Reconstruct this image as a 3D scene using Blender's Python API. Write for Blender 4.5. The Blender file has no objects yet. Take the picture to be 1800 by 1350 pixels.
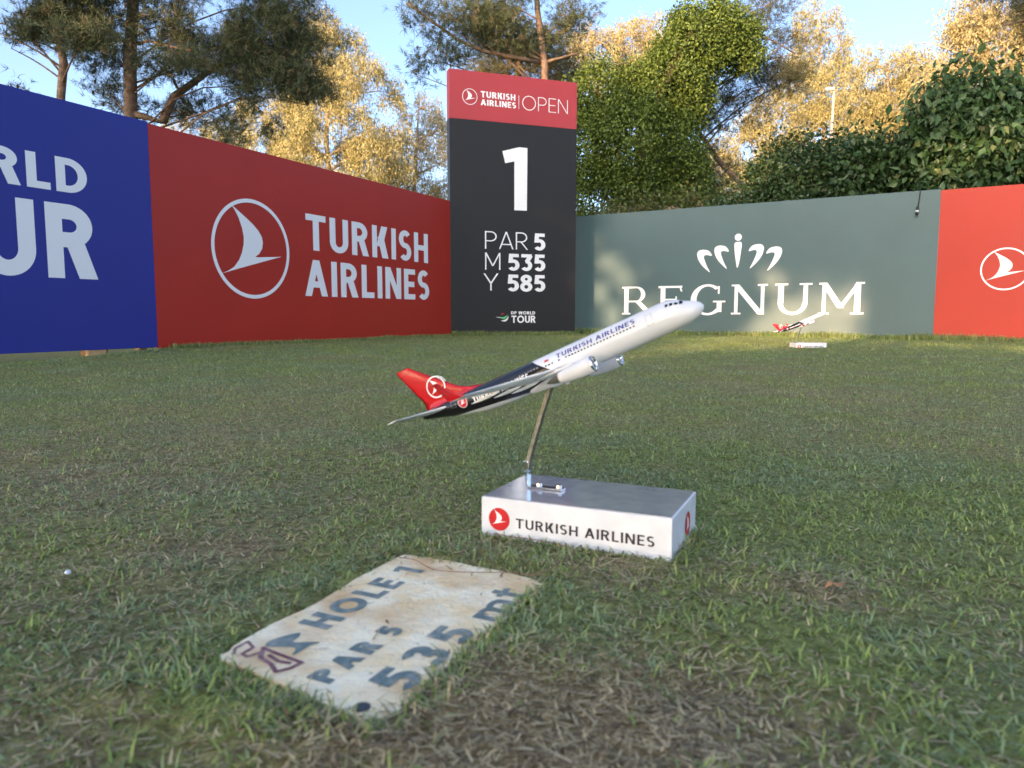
import bpy, bmesh, math, random
import numpy as np
from math import radians as RAD, sin, cos, pi

SC = bpy.context.scene
COL = SC.collection
rng = np.random.default_rng(7)
random.seed(7)

# ------------------------------------------------------------------ camera, sky, sun, exposure
CAM_H = 0.36
PITCH = math.atan(120.0 / 1250.0)
cam_data = bpy.data.cameras.new('camera')
cam_data.sensor_width = 9.8
cam_data.lens = 9.8 * 1250.0 / 1800.0
cam_data.clip_start = 0.02
cam_data.clip_end = 2000
cam_data.dof.use_dof = True
cam_data.dof.focus_distance = 3.2
cam_data.dof.aperture_fstop = 1.9
cam = bpy.data.objects.new('camera', cam_data)
COL.objects.link(cam)
cam.location = (0, 0, CAM_H)
cam.rotation_euler = (pi / 2 - PITCH, 0, 0)
SC.camera = cam

SUN_EL = RAD(11.3)
SUN_H = np.array((-0.53, -0.85)); SUN_H = SUN_H / np.linalg.norm(SUN_H)   # horizontal direction towards the sun
w = bpy.data.worlds.new('World')
SC.world = w
w.use_nodes = True
nt = w.node_tree
sky = nt.nodes.new('ShaderNodeTexSky')
sky.sky_type = 'NISHITA'
sky.sun_disc = False
sky.sun_elevation = SUN_EL
sky.sun_rotation = math.atan2(SUN_H[0], SUN_H[1])
sky.air_density = 0.55
sky.dust_density = 3.2
sky.ozone_density = 0.9
bg = nt.nodes['Background']
bg.inputs['Strength'].default_value = 0.15
nt.links.new(sky.outputs[0], bg.inputs['Color'])

sun_d = bpy.data.lights.new('sun', 'SUN')
sun_d.energy = 2.3
sun_d.angle = RAD(0.6)
sun_d.color = (1.0, 0.63, 0.36)
sun = bpy.data.objects.new('sun', sun_d)
COL.objects.link(sun)
from mathutils import Vector, Matrix
sd = Vector((SUN_H[0] * cos(SUN_EL), SUN_H[1] * cos(SUN_EL), sin(SUN_EL)))
sun.rotation_euler = sd.to_track_quat('Z', 'Y').to_euler()
sun.location = (-20, -30, 12)

SC.view_settings.view_transform = 'Standard'
SC.view_settings.look = 'None'
SC.view_settings.exposure = 2.15
SC.view_settings.gamma = 1.0
SC.view_settings.use_curve_mapping = False
SC.cycles.max_bounces = 6
SC.cycles.diffuse_bounces = 3
SC.cycles.glossy_bounces = 3
SC.cycles.transmission_bounces = 4
SC.cycles.transparent_max_bounces = 4
SC.cycles.use_denoising = True

# ------------------------------------------------------------------ helpers
cP, sP = cos(PITCH), sin(PITCH)
def at(px, py, Y):
    """world point at depth Y that stands at a spot of the 1800x1350 photograph"""
    a = (px - 900) / 1250.0; b = -(py - 675) / 1250.0
    d = (a, cP + b * sP, -sP + b * cP)
    t = Y / d[1]
    return np.array((d[0] * t, Y, CAM_H + d[2] * t))
def gnd(px, py):
    a = (px - 900) / 1250.0; b = -(py - 675) / 1250.0
    d = (a, cP + b * sP, -sP + b * cP)
    t = -CAM_H / d[2]
    return np.array((d[0] * t, d[1] * t))

def link(o, parent=None):
    COL.objects.link(o)
    if parent is not None:
        o.parent = parent
    return o
def tag(o, label=None, cat=None, group=None, kind=None):
    if label: o['label'] = label
    if cat: o['category'] = cat
    if group: o['group'] = group
    if kind: o['kind'] = kind
    return o
def empty(name, loc=(0, 0, 0), rot=(0, 0, 0)):
    o = bpy.data.objects.new(name, None)
    o.empty_display_size = 0.1
    COL.objects.link(o)
    o.location = loc; o.rotation_euler = rot
    return o
def mesh(name, V, Fc, mat, parent=None, smooth=False):
    me = bpy.data.meshes.new(name)
    me.from_pydata([tuple(map(float, v)) for v in V], [], [tuple(f) for f in Fc])
    if smooth:
        me.polygons.foreach_set('use_smooth', [True] * len(me.polygons))
    me.update()
    if mat is not None: me.materials.append(mat)
    return link(bpy.data.objects.new(name, me), parent)
def bm_obj(name, bm, mat, parent=None, smooth=False):
    me = bpy.data.meshes.new(name)
    bm.to_mesh(me); bm.free()
    if smooth:
        me.polygons.foreach_set('use_smooth', [True] * len(me.polygons))
    me.materials.append(mat)
    return link(bpy.data.objects.new(name, me), parent)
def np_mesh(name, V, T, C, mat, parent=None):
    """big triangle mesh from arrays with a colour attribute"""
    me = bpy.data.meshes.new(name)
    V = np.asarray(V, np.float32); T = np.asarray(T, np.int32)
    me.vertices.add(len(V)); me.vertices.foreach_set('co', V.ravel())
    me.loops.add(T.size); me.loops.foreach_set('vertex_index', T.ravel())
    me.polygons.add(len(T))
    me.polygons.foreach_set('loop_start', np.arange(0, T.size, 3, dtype=np.int32))
    me.polygons.foreach_set('loop_total', np.full(len(T), 3, np.int32))
    if C is not None:
        ca = me.color_attributes.new('tint', 'FLOAT_COLOR', 'POINT')
        cc = np.ones((len(V), 4), np.float32); cc[:, :3] = C
        ca.data.foreach_set('color', cc.ravel())
    me.update(calc_edges=True)
    me.materials.append(mat)
    return link(bpy.data.objects.new(name, me), parent)
def add_box(bm, c, s, rz=0.0, bevel=0.0):
    m = Matrix.Translation(c) @ Matrix.Rotation(rz, 4, 'Z') @ Matrix.Diagonal((s[0], s[1], s[2], 1))
    r = bmesh.ops.create_cube(bm, size=1, matrix=m)
    if bevel:
        es = list({e for v in r['verts'] for e in v.link_edges})
        bmesh.ops.bevel(bm, geom=es, offset=bevel, segments=2, affect='EDGES', profile=0.5)
def tube(pts, rad, n=8, cap=True):
    """vertices and faces of a tapered tube along a polyline"""
    P = [Vector(p) for p in pts]
    if not hasattr(rad, '__len__'): rad = [rad] * len(P)
    V, Fc = [], []
    up = Vector((0.13, 0.27, 0.95))
    for i, p in enumerate(P):
        d = (P[min(i + 1, len(P) - 1)] - P[max(i - 1, 0)])
        if d.length < 1e-9: d = Vector((0, 0, 1))
        d.normalize()
        if abs(d.dot(up)) > 0.98: up = Vector((0.9, 0.3, 0.1))
        a = d.cross(up).normalized(); b = d.cross(a)
        for k in range(n):
            t = 2 * pi * k / n
            V.append(p + (a * cos(t) + b * sin(t)) * rad[i])
    for i in range(len(P) - 1):
        for k in range(n):
            k2 = (k + 1) % n
            Fc.append((i * n + k, i * n + k2, (i + 1) * n + k2, (i + 1) * n + k))
    if cap:
        Fc.append(tuple(range(n - 1, -1, -1)))
        Fc.append(tuple(range((len(P) - 1) * n, len(P) * n)))
    return V, Fc
class Acc:
    def __init__(s): s.V, s.F = [], []
    def add(s, vf):
        o = len(s.V); s.V += list(vf[0]); s.F += [tuple(i + o for i in f) for f in vf[1]]
    def build(s, name, mat, parent=None, smooth=True): return mesh(name, s.V, s.F, mat, parent, smooth)

def vnoise(x, y, seed=0):
    x = np.asarray(x, float); y = np.asarray(y, float)
    xi = np.floor(x).astype(np.int64); yi = np.floor(y).astype(np.int64)
    fx = x - xi; fy = y - yi
    fx = fx * fx * (3 - 2 * fx); fy = fy * fy * (3 - 2 * fy)
    def h(a, b):
        n = (a * 374761393 + b * 668265263 + seed * 974634777) & 0x7fffffff
        n = ((n ^ (n >> 13)) * 1274126177) & 0x7fffffff
        return ((n ^ (n >> 16)) & 0xffff) / 65535.0
    return (h(xi, yi) * (1 - fx) + h(xi + 1, yi) * fx) * (1 - fy) + (h(xi, yi + 1) * (1 - fx) + h(xi + 1, yi + 1) * fx) * fy
def fbm(x, y, seed=0, o=4):
    s = 0; a = 0.5; t = 0
    for i in range(o):
        s = s + a * vnoise(x * 2 ** i, y * 2 ** i, seed + i); t += a; a *= 0.55
    return s / t

# ------------------------------------------------------------------ materials
def principled(name, color, rough=0.5, spec=0.5, metal=0.0, coat=0.0):
    m = bpy.data.materials.new(name); m.use_nodes = True
    b = m.node_tree.nodes['Principled BSDF']
    b.inputs['Base Color'].default_value = (*color, 1)
    b.inputs['Roughness'].default_value = rough
    b.inputs['Specular IOR Level'].default_value = spec
    b.inputs['Metallic'].default_value = metal
    b.inputs['Coat Weight'].default_value = coat
    return m
def mottled(name, c1, c2, scale=8.0, rough=0.5, spec=0.5, bump=0.0, bscale=60.0, detail=6.0, lo=0.35, hi=0.65, metal=0.0, rvar=0.0):
    m = principled(name, c1, rough, spec, metal)
    nt = m.node_tree; N = nt.nodes; b = N['Principled BSDF']
    tc = N.new('ShaderNodeTexCoord')
    n = N.new('ShaderNodeTexNoise'); n.inputs['Scale'].default_value = scale; n.inputs['Detail'].default_value = detail
    nt.links.new(tc.outputs['Object'], n.inputs['Vector'])
    r = N.new('ShaderNodeValToRGB')
    r.color_ramp.elements[0].position = lo; r.color_ramp.elements[0].color = (*c1, 1)
    r.color_ramp.elements[1].position = hi; r.color_ramp.elements[1].color = (*c2, 1)
    nt.links.new(n.outputs['Fac'], r.inputs['Fac'])
    nt.links.new(r.outputs['Color'], b.inputs['Base Color'])
    if rvar:
        mr = N.new('ShaderNodeMapRange')
        mr.inputs['To Min'].default_value = rough - rvar; mr.inputs['To Max'].default_value = rough + rvar
        nt.links.new(n.outputs['Fac'], mr.inputs['Value']); nt.links.new(mr.outputs['Result'], b.inputs['Roughness'])
    if bump:
        n2 = N.new('ShaderNodeTexNoise'); n2.inputs['Scale'].default_value = bscale; n2.inputs['Detail'].default_value = 5
        nt.links.new(tc.outputs['Object'], n2.inputs['Vector'])
        bp = N.new('ShaderNodeBump'); bp.inputs['Strength'].default_value = bump; bp.inputs['Distance'].default_value = 0.02
        nt.links.new(n2.outputs['Fac'], bp.inputs['Height']); nt.links.new(bp.outputs['Normal'], b.inputs['Normal'])
    return m
def tinted(name, rough=0.6, spec=0.3, transl=0.3, gain=1.0):
    """leaf / blade material: colour comes from the per-leaf tint, part of the light shines through"""
    m = principled(name, (0.1, 0.1, 0.1), rough, spec)
    nt = m.node_tree; N = nt.nodes; b = N['Principled BSDF']
    at_ = N.new('ShaderNodeAttribute'); at_.attribute_name = 'tint'
    src = at_.outputs['Color']
    nt.links.new(src, b.inputs['Base Color'])
    if transl:
        t = N.new('ShaderNodeBsdfTranslucent'); nt.links.new(src, t.inputs['Color'])
        mx = N.new('ShaderNodeMixShader'); mx.inputs['Fac'].default_value = transl
        nt.links.new(b.outputs[0], mx.inputs[1]); nt.links.new(t.outputs[0], mx.inputs[2])
        nt.links.new(mx.outputs[0], N['Material Output'].inputs['Surface'])
    return m

def vinyl(name, c, rough=0.42):
    k = 0.90
    return mottled(name, tuple(x * k for x in c), c, 1.3, rough, 0.28, 0.05, 2.2, 4, 0.3, 0.7, rvar=0.06)

M = {}
M['blue'] = vinyl('printed_blue_vinyl', (0.024, 0.036, 0.29))
M['red'] = vinyl('printed_red_vinyl', (0.44, 0.029, 0.017))
M['red_sheen'] = vinyl('printed_header_red_sheen_vinyl', (0.44, 0.055, 0.065))  # board red made paler, sky sheen on the header put into the colour
M['charcoal'] = vinyl('printed_charcoal_vinyl', (0.020, 0.020, 0.022))
M['sage'] = vinyl('printed_grey_green_vinyl', (0.075, 0.130, 0.140))
M['print_white'] = principled('white_print', (0.86, 0.87, 0.89), 0.45)
M['print_green'] = principled('green_print', (0.12, 0.55, 0.22), 0.45)
M['print_red'] = principled('red_print', (0.42, 0.02, 0.03), 0.45)
M['rear_frame'] = mottled('timber_frame', (0.36, 0.21, 0.10), (0.50, 0.31, 0.15), 14, 0.75, 0.2, 0.15, 80)
M['edge'] = principled('board_edge', (0.30, 0.30, 0.30), 0.6)
M['plastic_white'] = mottled('glossy_white_paint', (0.62, 0.65, 0.70), (0.70, 0.72, 0.76), 30, 0.22, 0.5, rvar=0.06)
M['base_white'] = mottled('white_acrylic', (0.66, 0.70, 0.78), (0.74, 0.78, 0.86), 26, 0.2, 0.5, 0.02, 200, rvar=0.07)
M['base_top'] = mottled('brushed_mirror_top', (0.66, 0.67, 0.72), (0.78, 0.79, 0.82), 35, 0.09, 0.5, 0.012, 260, metal=0.60, rvar=0.05)
M['silver'] = principled('silver_paint', (0.82, 0.84, 0.87), 0.42, 0.4, 0.0)
M['chrome'] = principled('chrome', (0.75, 0.75, 0.76), 0.12, 0.5, 1.0)
M['steel'] = mottled('worn_steel', (0.13, 0.135, 0.12), (0.22, 0.22, 0.19), 90, 0.4, 0.5, metal=0.6, rvar=0.08)
M['fan'] = principled('dark_fan', (0.05, 0.05, 0.055), 0.35, 0.5, 0.6)
M['dark_glass'] = principled('dark_window', (0.012, 0.013, 0.018), 0.15)
M['ink_blue'] = principled('navy_print', (0.035, 0.035, 0.24), 0.4)
M['ink_dark'] = principled('dark_navy_print', (0.012, 0.013, 0.030), 0.4)
M['ink_red'] = principled('emblem_red_print', (0.52, 0.010, 0.020), 0.35)
M['tail_red'] = principled('tail_red_paint', (0.50, 0.006, 0.014), 0.22, 0.5, 0, 0.4)
M['black_rubber'] = principled('black_rubber', (0.012, 0.012, 0.013), 0.5)
M['panel_line'] = principled('grey_panel_line', (0.25, 0.26, 0.28), 0.5)

# ------------------------------------------------------------------ lettering engine (flat print, built as shapes)
def G_rect(x0, y0, x1, y1): return [(x0, y0), (x1, y0), (x1, y1), (x0, y1)]
def G_diag(x0, y0, x1, y1, wh): return [(x0, y0), (x0 + wh, y0), (x1 + wh, y1), (x1, y1)]
def G_arc(cx, cy, rx, ry, a0, a1, w, n=None, wy=None):
    wy = w if wy is None else wy
    n = n or max(6, int(abs(a1 - a0) / 9))
    out = []
    A = [RAD(a0 + (a1 - a0) * i / n) for i in range(n + 1)]
    for i in range(n):
        a, b = A[i], A[i + 1]
        out.append([(cx + rx * cos(a), cy + ry * sin(a)), (cx + rx * cos(b), cy + ry * sin(b)),
                    (cx + (rx - w) * cos(b), cy + (ry - wy) * sin(b)), (cx + (rx - w) * cos(a), cy + (ry - wy) * sin(a))])
    return out
def glyph(ch, w, k=1.0):
    """returns (strokes, width); each stroke is a list of polygons lying in one layer"""
    o = 0.9 * w
    if ch == 'I': return [[G_rect(0, 0, w, 1)]], w
    if ch == '|': return [[G_rect(0, 0, w, 1)]], w
    if ch == 'T':
        W = .62 * k + w * .3
        return [[G_rect(0, 1 - o, W, 1), G_rect((W - w) / 2, 0, (W + w) / 2, 1 - o)]], W
    if ch == 'L':
        W = .46 * k + w * .3
        return [[G_rect(0, 0, w, 1), G_rect(w, 0, W, o)]], W
    if ch == 'E':
        W = .48 * k + w * .3
        return [[G_rect(0, 0, w, 1), G_rect(w, 0, W, o), G_rect(w, 1 - o, W, 1), G_rect(w, .5 - o / 2, W * .93, .5 + o / 2)]], W
    if ch == 'H':
        W = .64 * k + w * .3
        return [[G_rect(0, 0, w, 1), G_rect(W - w, 0, W, 1), G_rect(w, .5 - o / 2, W - w, .5 + o / 2)]], W
    if ch == 'N':
        W = .66 * k + w * .3; wd = w * 1.12
        return [[G_rect(0, 0, w, 1), G_rect(W - w, 0, W, 1)], [G_diag(W - wd, 0, 0, 1, wd)]], W
    if ch == 'M':
        W = .80 * k + w * .4; wd = w * 1.1; vy = .22
        return [[G_rect(0, 0, w, 1), G_rect(W - w, 0, W, 1)], [G_diag(W / 2 - wd / 2, vy, 0, 1, wd)], [G_diag(W / 2 - wd / 2, vy, W - wd, 1, wd)]], W
    if ch == 'U':
        W = .62 * k + w * .3; r = min(W / 2, .42)
        return [[G_rect(0, r, w, 1), G_rect(W - w, r, W, 1)] + G_arc(W / 2, r, W / 2, r, 180, 360, w, wy=o)], W
    if ch in 'PRB':
        W = .56 * k + w * .3; hb = .29; rx = min(W * .55, .33)
        s = [[G_rect(0, 0, w, 1), G_rect(w, 1 - o, W - rx, 1), G_rect(w, 1 - 2 * hb, W - rx, 1 - 2 * hb + o)] + G_arc(W - rx, 1 - hb, rx, hb, -90, 90, w, wy=o)]
        if ch == 'R':
            wd = w * 1.2; W2 = W + .05
            s.append([G_diag(W2 - wd, 0, W * .40, 1 - 2 * hb + o * .3, wd)])
            return s, W2
        return s, W
    if ch == 'D':
        W = .68 * k + w * .3; rx = min(W * .62, .5)
        return [[G_rect(0, 0, w, 1), G_rect(w, 1 - o, W - rx, 1), G_rect(w, 0, W - rx, o)] + G_arc(W - rx, .5, rx, .5, -90, 90, w, wy=o)], W
    if ch == 'O':
        W = .90 * k + w * .2
        return [G_arc(W / 2, .5, W / 2, .515, 0, 360, w, 40)], W
    if ch == 'K':
        W = .58 * k + w * .4; wd = w * 1.3
        return [[G_rect(0, 0, w, 1)], [G_diag(w * .85, .36, W - wd, 1, wd)], [G_diag(W - wd + .03, 0, w * 1.1, .66, wd)]], W + .03
    if ch == 'S':
        W = .52 * k + w * .3; ry = (1 + o) / 4
        return [G_arc(W / 2, 1 - ry, W / 2, ry, 38, 270, w, 26, wy=o), G_arc(W / 2, ry, W / 2, ry, 90, -142, w, 26, wy=o)], W
    if ch == 'A':
        W = .70 * k + w * .4; wd = w * 1.06
        return [[G_diag(0, 0, W / 2 - wd / 2, 1, wd)], [G_diag(W - wd, 0, W / 2 - wd / 2, 1, wd)], [G_rect(W * .2, .24, W * .8, .24 + o)]], W
    if ch == 'Y':
        W = .72 * k + w * .3; wd = w * 1.2
        return [[G_diag(W / 2 - wd / 2, .42, 0, 1, wd)], [G_diag(W / 2 - wd / 2, .42, W - wd, 1, wd)], [G_rect(W / 2 - w / 2, 0, W / 2 + w / 2, .45)]], W
    if ch == 'W':
        W = 1.0 * k + w * .4; wd = w * 1.05; q = W / 4
        return [[G_diag(q - wd / 2, 0, 0, 1, wd)], [G_diag(q - wd / 2, 0, 2 * q - wd / 2, 1, wd)], [G_diag(3 * q - wd / 2, 0, 2 * q - wd / 2, 1, wd)], [G_diag(3 * q - wd / 2, 0, W - wd, 1, wd)]], W
    if ch == '5':
        W = .54 * k + w * .3; r = .335
        return [[G_rect(W * .16, 1 - o, W * .94, 1)], [G_diag(W * .07, .46, W * .13, 1, w)], [G_rect(W * .1, .67 - o, W * .5, .67)],
                G_arc(W * .5, r, W * .5, r, 92, -145, w, 28, wy=o)], W
    if ch == '3':
        W = .54 * k + w * .3; r = .325
        return [[G_rect(W * .06, 1 - o, W * .94, 1)], [G_diag(W * .36, .60, W * .60, 1 - o * .6, w * 1.2)],
                G_arc(W * .48, r, W * .5, r, 105, -145, w, 28, wy=o)], W
    if ch == 'e':
        W = .54 * k + w * .3; ry = (1 + o) / 4
        return [G_arc(W * .46, 1 - ry, W * .50, ry, 150, -90, w, 22, wy=o), G_arc(W * .46, ry, W * .54, ry, 90, -150, w, 24, wy=o)], W
    if ch == '8':
        W = .56 * k + w * .3
        return [G_arc(W / 2, .74, W * .46, .265, 0, 360, w, 30, wy=o * .95), G_arc(W / 2, .285, W / 2, .295, 0, 360, w, 30, wy=o * .95)], W
    if ch == '1':
        W = .30 * k + w * .5
        return [[[(W - w, 0), (W, 0), (W, 1), (W - w * .85, 1), (0, .92), (W * .1, .92 - .9 * w), (W - w, .97 - w * .7)]]], W
    if ch == 'm':
        W = .95; h = .70; r = .21
        return [[G_rect(0, 0, w, h)], [G_rect(W / 2 - w / 2, 0, W / 2 + w / 2, h - r)] + G_arc(W / 4 + w / 4, h - r, W / 4 + w / 4, r, 0, 180, w, 14, wy=o),
                [G_rect(W - w, 0, W, h - r)] + G_arc(W * .75 - w / 4, h - r, W / 4 + w / 4, r, 0, 180, w, 14, wy=o)], W
    if ch == 't':
        return [[G_rect(.12, .1, .12 + w, .95)], [G_rect(0, .60, .46, .60 + o)], G_arc(.12 + .19, .19, .19, .19, 180, 300, w, 10)], .48
    return [], .32
def text_polys(s, w=.16, k=1.0, track=.12, space=.34):
    x = 0.0; L = []
    for ch in s:
        if ch == ' ': x += space; continue
        st, W = glyph(ch, w, k)
        for j, polys in enumerate(st):
            for p in polys: L.append((j, [(a + x, b) for a, b in p]))
        x += W + track
    return L, x - track
def fit_text(s, u0, u1, v0, v1, w=.16, k=1.0, track=.12, space=.34):
    """strokes stretched into the box u0..u1, v0..v1"""
    L, W = text_polys(s, w, k, track, space)
    return [(j, [(u0 + (u1 - u0) * a / W, v0 + (v1 - v0) * b) for a, b in p]) for j, p in L]
def fit_words(s, *a, **kw):
    L = fit_text(s, *a, **{q: x for q, x in kw.items() if q != 'single'}); out = []; i = 0
    for wd in (s.split(' ') if not kw.get('single') else s.replace(' ', '')):
        k = sum(len(p) for ch in wd for p in glyph(ch, kw.get('w', .16), kw.get('k', 1.0))[0])
        out.append(L[i:i + k]); i += k
    return out
def fit_letters(s, *a, **kw): return fit_words(s, *a, single=True, **kw)
def print_words(name, words, *a, **kw):
    for q in words: print_mesh(name, q, *a, **kw)
def print_mesh(name, polys, mat, place, parent, layer=0.0003, base=0):
    """flat print: polygons mapped through place(u, v, lift)"""
    V, Fc = [], []
    for j, p in polys:
        o = len(V)
        V += [place(a, b, (j + base) * layer) for a, b in p]
        Fc.append(tuple(range(o, o + len(p))))
    return mesh(name, V, Fc, mat, parent)
BIRD = [(-.50, .83), (-.33, .73), (-.15, .62), (.02, .51), (.16, .39), (.25, .27), (.275, .16), (.25, .03), (.17, -.08), (.064, -.149), (.12, -.155), (.42, -.13), (.773, -.098),
        (.4, -.20), (0, -.31), (-.4, -.42), (-.80, -.535), (-.62, -.465), (-.475, -.38), (-.35, -.24), (-.27, -.08), (-.225, .08), (-.215, .22), (-.25, .40), (-.33, .60), (-.42, .74)]
def bird(cu, cv, r, j=1): return [(j, [(cu + a * r, cv + b * r) for a, b in BIRD])]
def ring(cu, cv, r, wd, j=0, n=72): return [(j, p) for p in G_arc(cu, cv, r, r, 0, 360, wd, n)]
def disc(cu, cv, r, j=0, n=48): return [(j, [(cu + r * cos(2 * pi * i / n), cv + r * sin(2 * pi * i / n)) for i in range(n)])]
def smooth_poly(P, n=6):
    """closed Catmull-Rom curve through points"""
    out = []
    m = len(P)
    for i in range(m):
        p0, p1, p2, p3 = (np.array(P[(i + q) % m], float) for q in (-1, 0, 1, 2))
        for k in range(n):
            t = k / n
            out.append(tuple(.5 * ((2 * p1) + (-p0 + p2) * t + (2 * p0 - 5 * p1 + 4 * p2 - p3) * t * t + (-p0 + 3 * p1 - 3 * p2 + p3) * t ** 3)))
    return out

# ------------------------------------------------------------------ ground
BOX_A = np.array((-.05, 1.140)); BE1 = np.array((.905, -.425)); BE2 = np.array((.425, .905))
BOX_L, BOX_W, BOX_H = .312, .180, .066
SL_O = np.array((-.311, .725)); SL_U = np.array((.425, .905)); SL_V = np.array((-.905, .425))
SLAB = [(.004, -.003), (.06, .003), (.15, -.003), (.26, .004), (.332, .002), (.349, -.010), (.351, -.03), (.350, -.10), (.344, -.19), (.334, -.226), (.312, -.242), (.22, -.243), (.10, -.238), (-.012, -.240), (-.036, -.226), (-.040, -.205), (-.034, -.15), (-.022, -.08), (-.012, -.014)]
def box_uv(x, y): return (x - BOX_A[0]) * BE1[0] + (y - BOX_A[1]) * BE1[1], (x - BOX_A[0]) * BE2[0] + (y - BOX_A[1]) * BE2[1]
def slab_uv(x, y): return (x - SL_O[0]) * SL_U[0] + (y - SL_O[1]) * SL_U[1], (x - SL_O[0]) * SL_V[0] + (y - SL_O[1]) * SL_V[1]
def sstep(a, b, x):
    t = np.clip((x - a) / (b - a), 0, 1); return t * t * (3 - 2 * t)
def ground_z(x, y):
    x = np.asarray(x, float); y = np.asarray(y, float)
    r = np.hypot(x, y)
    near = sstep(14, 7, r)
    z = (fbm(x * 3.1, y * 3.1, 3) - .5) * .026 * near + (fbm(x * 14, y * 14, 11, 2) - .5) * .010 * sstep(4, 2, r)
    u, v = box_uv(x, y)
    db = np.maximum(np.maximum(-u, u - BOX_L), np.maximum(-v, v - BOX_W))
    u, v = slab_uv(x, y)
    ds = np.maximum(np.maximum(-.04 - u, u - .35), np.maximum(-.245 - v, v))
    fl = sstep(0.0, .12, np.minimum(db, ds))
    z = z * fl + .0015 * (1 - fl)
    z = z + .009 * (sstep(.0, .03, ds) * sstep(.14, .03, ds))                  # turf stands a little proud round the slab
    z = z - .040 * sstep(3.5, 8.0, x) * sstep(5, 9, y)                       # falls away a little to the right
    z = z - .095 * sstep(-3.75, -4.4, x)                                       # and under the blue board
    return z
def dryness(x, y):
    x = np.asarray(x, float); y = np.asarray(y, float)
    d = fbm(x * 1.3 + 5, y * 1.3, 21) * .55 + fbm(x * 5.5, y * 5.5 + 9, 31) * .45
    d = (d - .5) * 2.4 - .22 + .10 * sstep(1.5, .8, np.hypot(x, y))
    r = np.hypot(x, y)
    d = d - .20 * sstep(3.5, 8, r)
    for px, py, rad, a in ((220, 830, .40, .55), (120, 780, .5, .35), (420, 700, .9, .40), (700, 790, .12, .8), (430, 965, .07, 1.1), (330, 960, .12, .5), (1120, 1290, .11, 1.5), (800, 1240, .06, .9), (930, 1300, .07, 1.1), (1330, 1240, .10, .8), (1000, 1330, .12, 1.2), (1440, 1040, .06, 1.3), (1100, 1010, .06, 1.1), (160, 1290, .1, .9), (1230, 640, .8, .4), (1350, 690, .5, .3), (620, 1330, .08, .6)):
        g = gnd(px, py)
        d = d + a * np.exp(-((x - g[0]) ** 2 + (y - g[1]) ** 2) / (rad * rad))
    for px, py, rad, a in ((430, 1180, .10, -1.0), (560, 1000, .07, -.8), (1550, 1200, .20, -.7), (850, 800, .35, -.5), (1000, 1090, .07, -.8), (1300, 900, .2, -.6), (1600, 900, .5, -.4), (250, 1250, .1, -.5)):
        g = gnd(px, py)
        d = d + a * np.exp(-((x - g[0]) ** 2 + (y - g[1]) ** 2) / (rad * rad))
    return d
def grid_axis(fine0, fine1, step, far):
    a = [fine0]
    while a[-1] < fine1: a.append(a[-1] + step)
    hi = [a[-1]]; s = step
    while hi[-1] < far: s *= 1.22; hi.append(hi[-1] + s)
    lo = [a[0]]; s = step
    while lo[-1] > -far: s *= 1.22; lo.append(lo[-1] - s)
    return np.array(lo[:0:-1] + a + hi[1:])
gx = grid_axis(-1.6, 1.6, .035, 420); gy = grid_axis(.3, 3.2, .035, 420)
X, Y = np.meshgrid(gx, gy)
Z = ground_z(X, Y)
nx, ny = len(gx), len(gy)
idx = np.arange(nx * ny).reshape(ny, nx)
a, b, c, d = idx[:-1, :-1].ravel(), idx[:-1, 1:].ravel(), idx[1:, 1:].ravel(), idx[1:, :-1].ravel()
T = np.concatenate([np.stack([a, b, c], 1), np.stack([a, c, d], 1)])
dr = np.clip(dryness(X, Y).ravel() * .5 + .5, 0, 1)[:, None]
gc = np.array((.185, .225, .080)) * (1 - dr) + np.array((.275, .230, .135)) * dr
mg = mottled('turf_soil', (.1, .1, .1), (.2, .2, .2), 70, .9, .1, .5, 220)
N = mg.node_tree.nodes; lk = mg.node_tree.links
at_ = N.new('ShaderNodeAttribute'); at_.attribute_name = 'tint'
mx = N.new('ShaderNodeMix'); mx.data_type = 'RGBA'; mx.blend_type = 'MULTIPLY'; mx.inputs['Factor'].default_value = 1.0
ramp = [n for n in N if n.type == 'VALTORGB'][0]
ramp.color_ramp.elements[0].color = (.55, .52, .48, 1); ramp.color_ramp.elements[1].color = (1.35, 1.3, 1.2, 1)
lk.new(at_.outputs['Color'], mx.inputs['A']); lk.new(ramp.outputs['Color'], mx.inputs['B'])
lk.new(mx.outputs['Result'], N['Principled BSDF'].inputs['Base Color'])
g = np_mesh('ground', np.stack([X.ravel(), Y.ravel(), Z.ravel()], 1), T, gc, mg)
g.data.polygons.foreach_set('use_smooth', [True] * len(g.data.polygons))
tag(g, 'turf ground of the golf tee', kind='structure')

# ------------------------------------------------------------------ grass
def blades(P, L, Wd, az, lean, curl, C):
    """3-triangle blades: base pair, middle pair, tip"""
    n = len(P)
    dx = np.stack([np.cos(az), np.sin(az), np.zeros(n)], 1)
    sx = np.stack([-np.sin(az), np.cos(az), np.zeros(n)], 1)
    up = np.array((0, 0, 1.0))
    l1 = lean; l2 = lean + curl
    mid = P + (dx * np.sin(l1)[:, None] + up * np.cos(l1)[:, None]) * (L * .55)[:, None]
    tip = mid + (dx * np.sin(l2)[:, None] + up * np.cos(l2)[:, None]) * (L * .45)[:, None]
    tip[:, 2] = np.maximum(tip[:, 2], P[:, 2] + .002)
    hw = (Wd * .5)[:, None]
    V = np.empty((n, 5, 3))
    V[:, 0] = P - sx * hw; V[:, 1] = P + sx * hw
    V[:, 2] = mid - sx * hw * .8; V[:, 3] = mid + sx * hw * .8
    V[:, 4] = tip
    o = (np.arange(n) * 5)[:, None]
    T = np.concatenate([o + np.array((0, 1, 3)), o + np.array((0, 3, 2)), o + np.array((2, 3, 4))])
    return V.reshape(-1, 3), T, np.repeat(C, 5, 0)
M['grass'] = tinted('grass_blades', .55, .35, .28)
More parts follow.
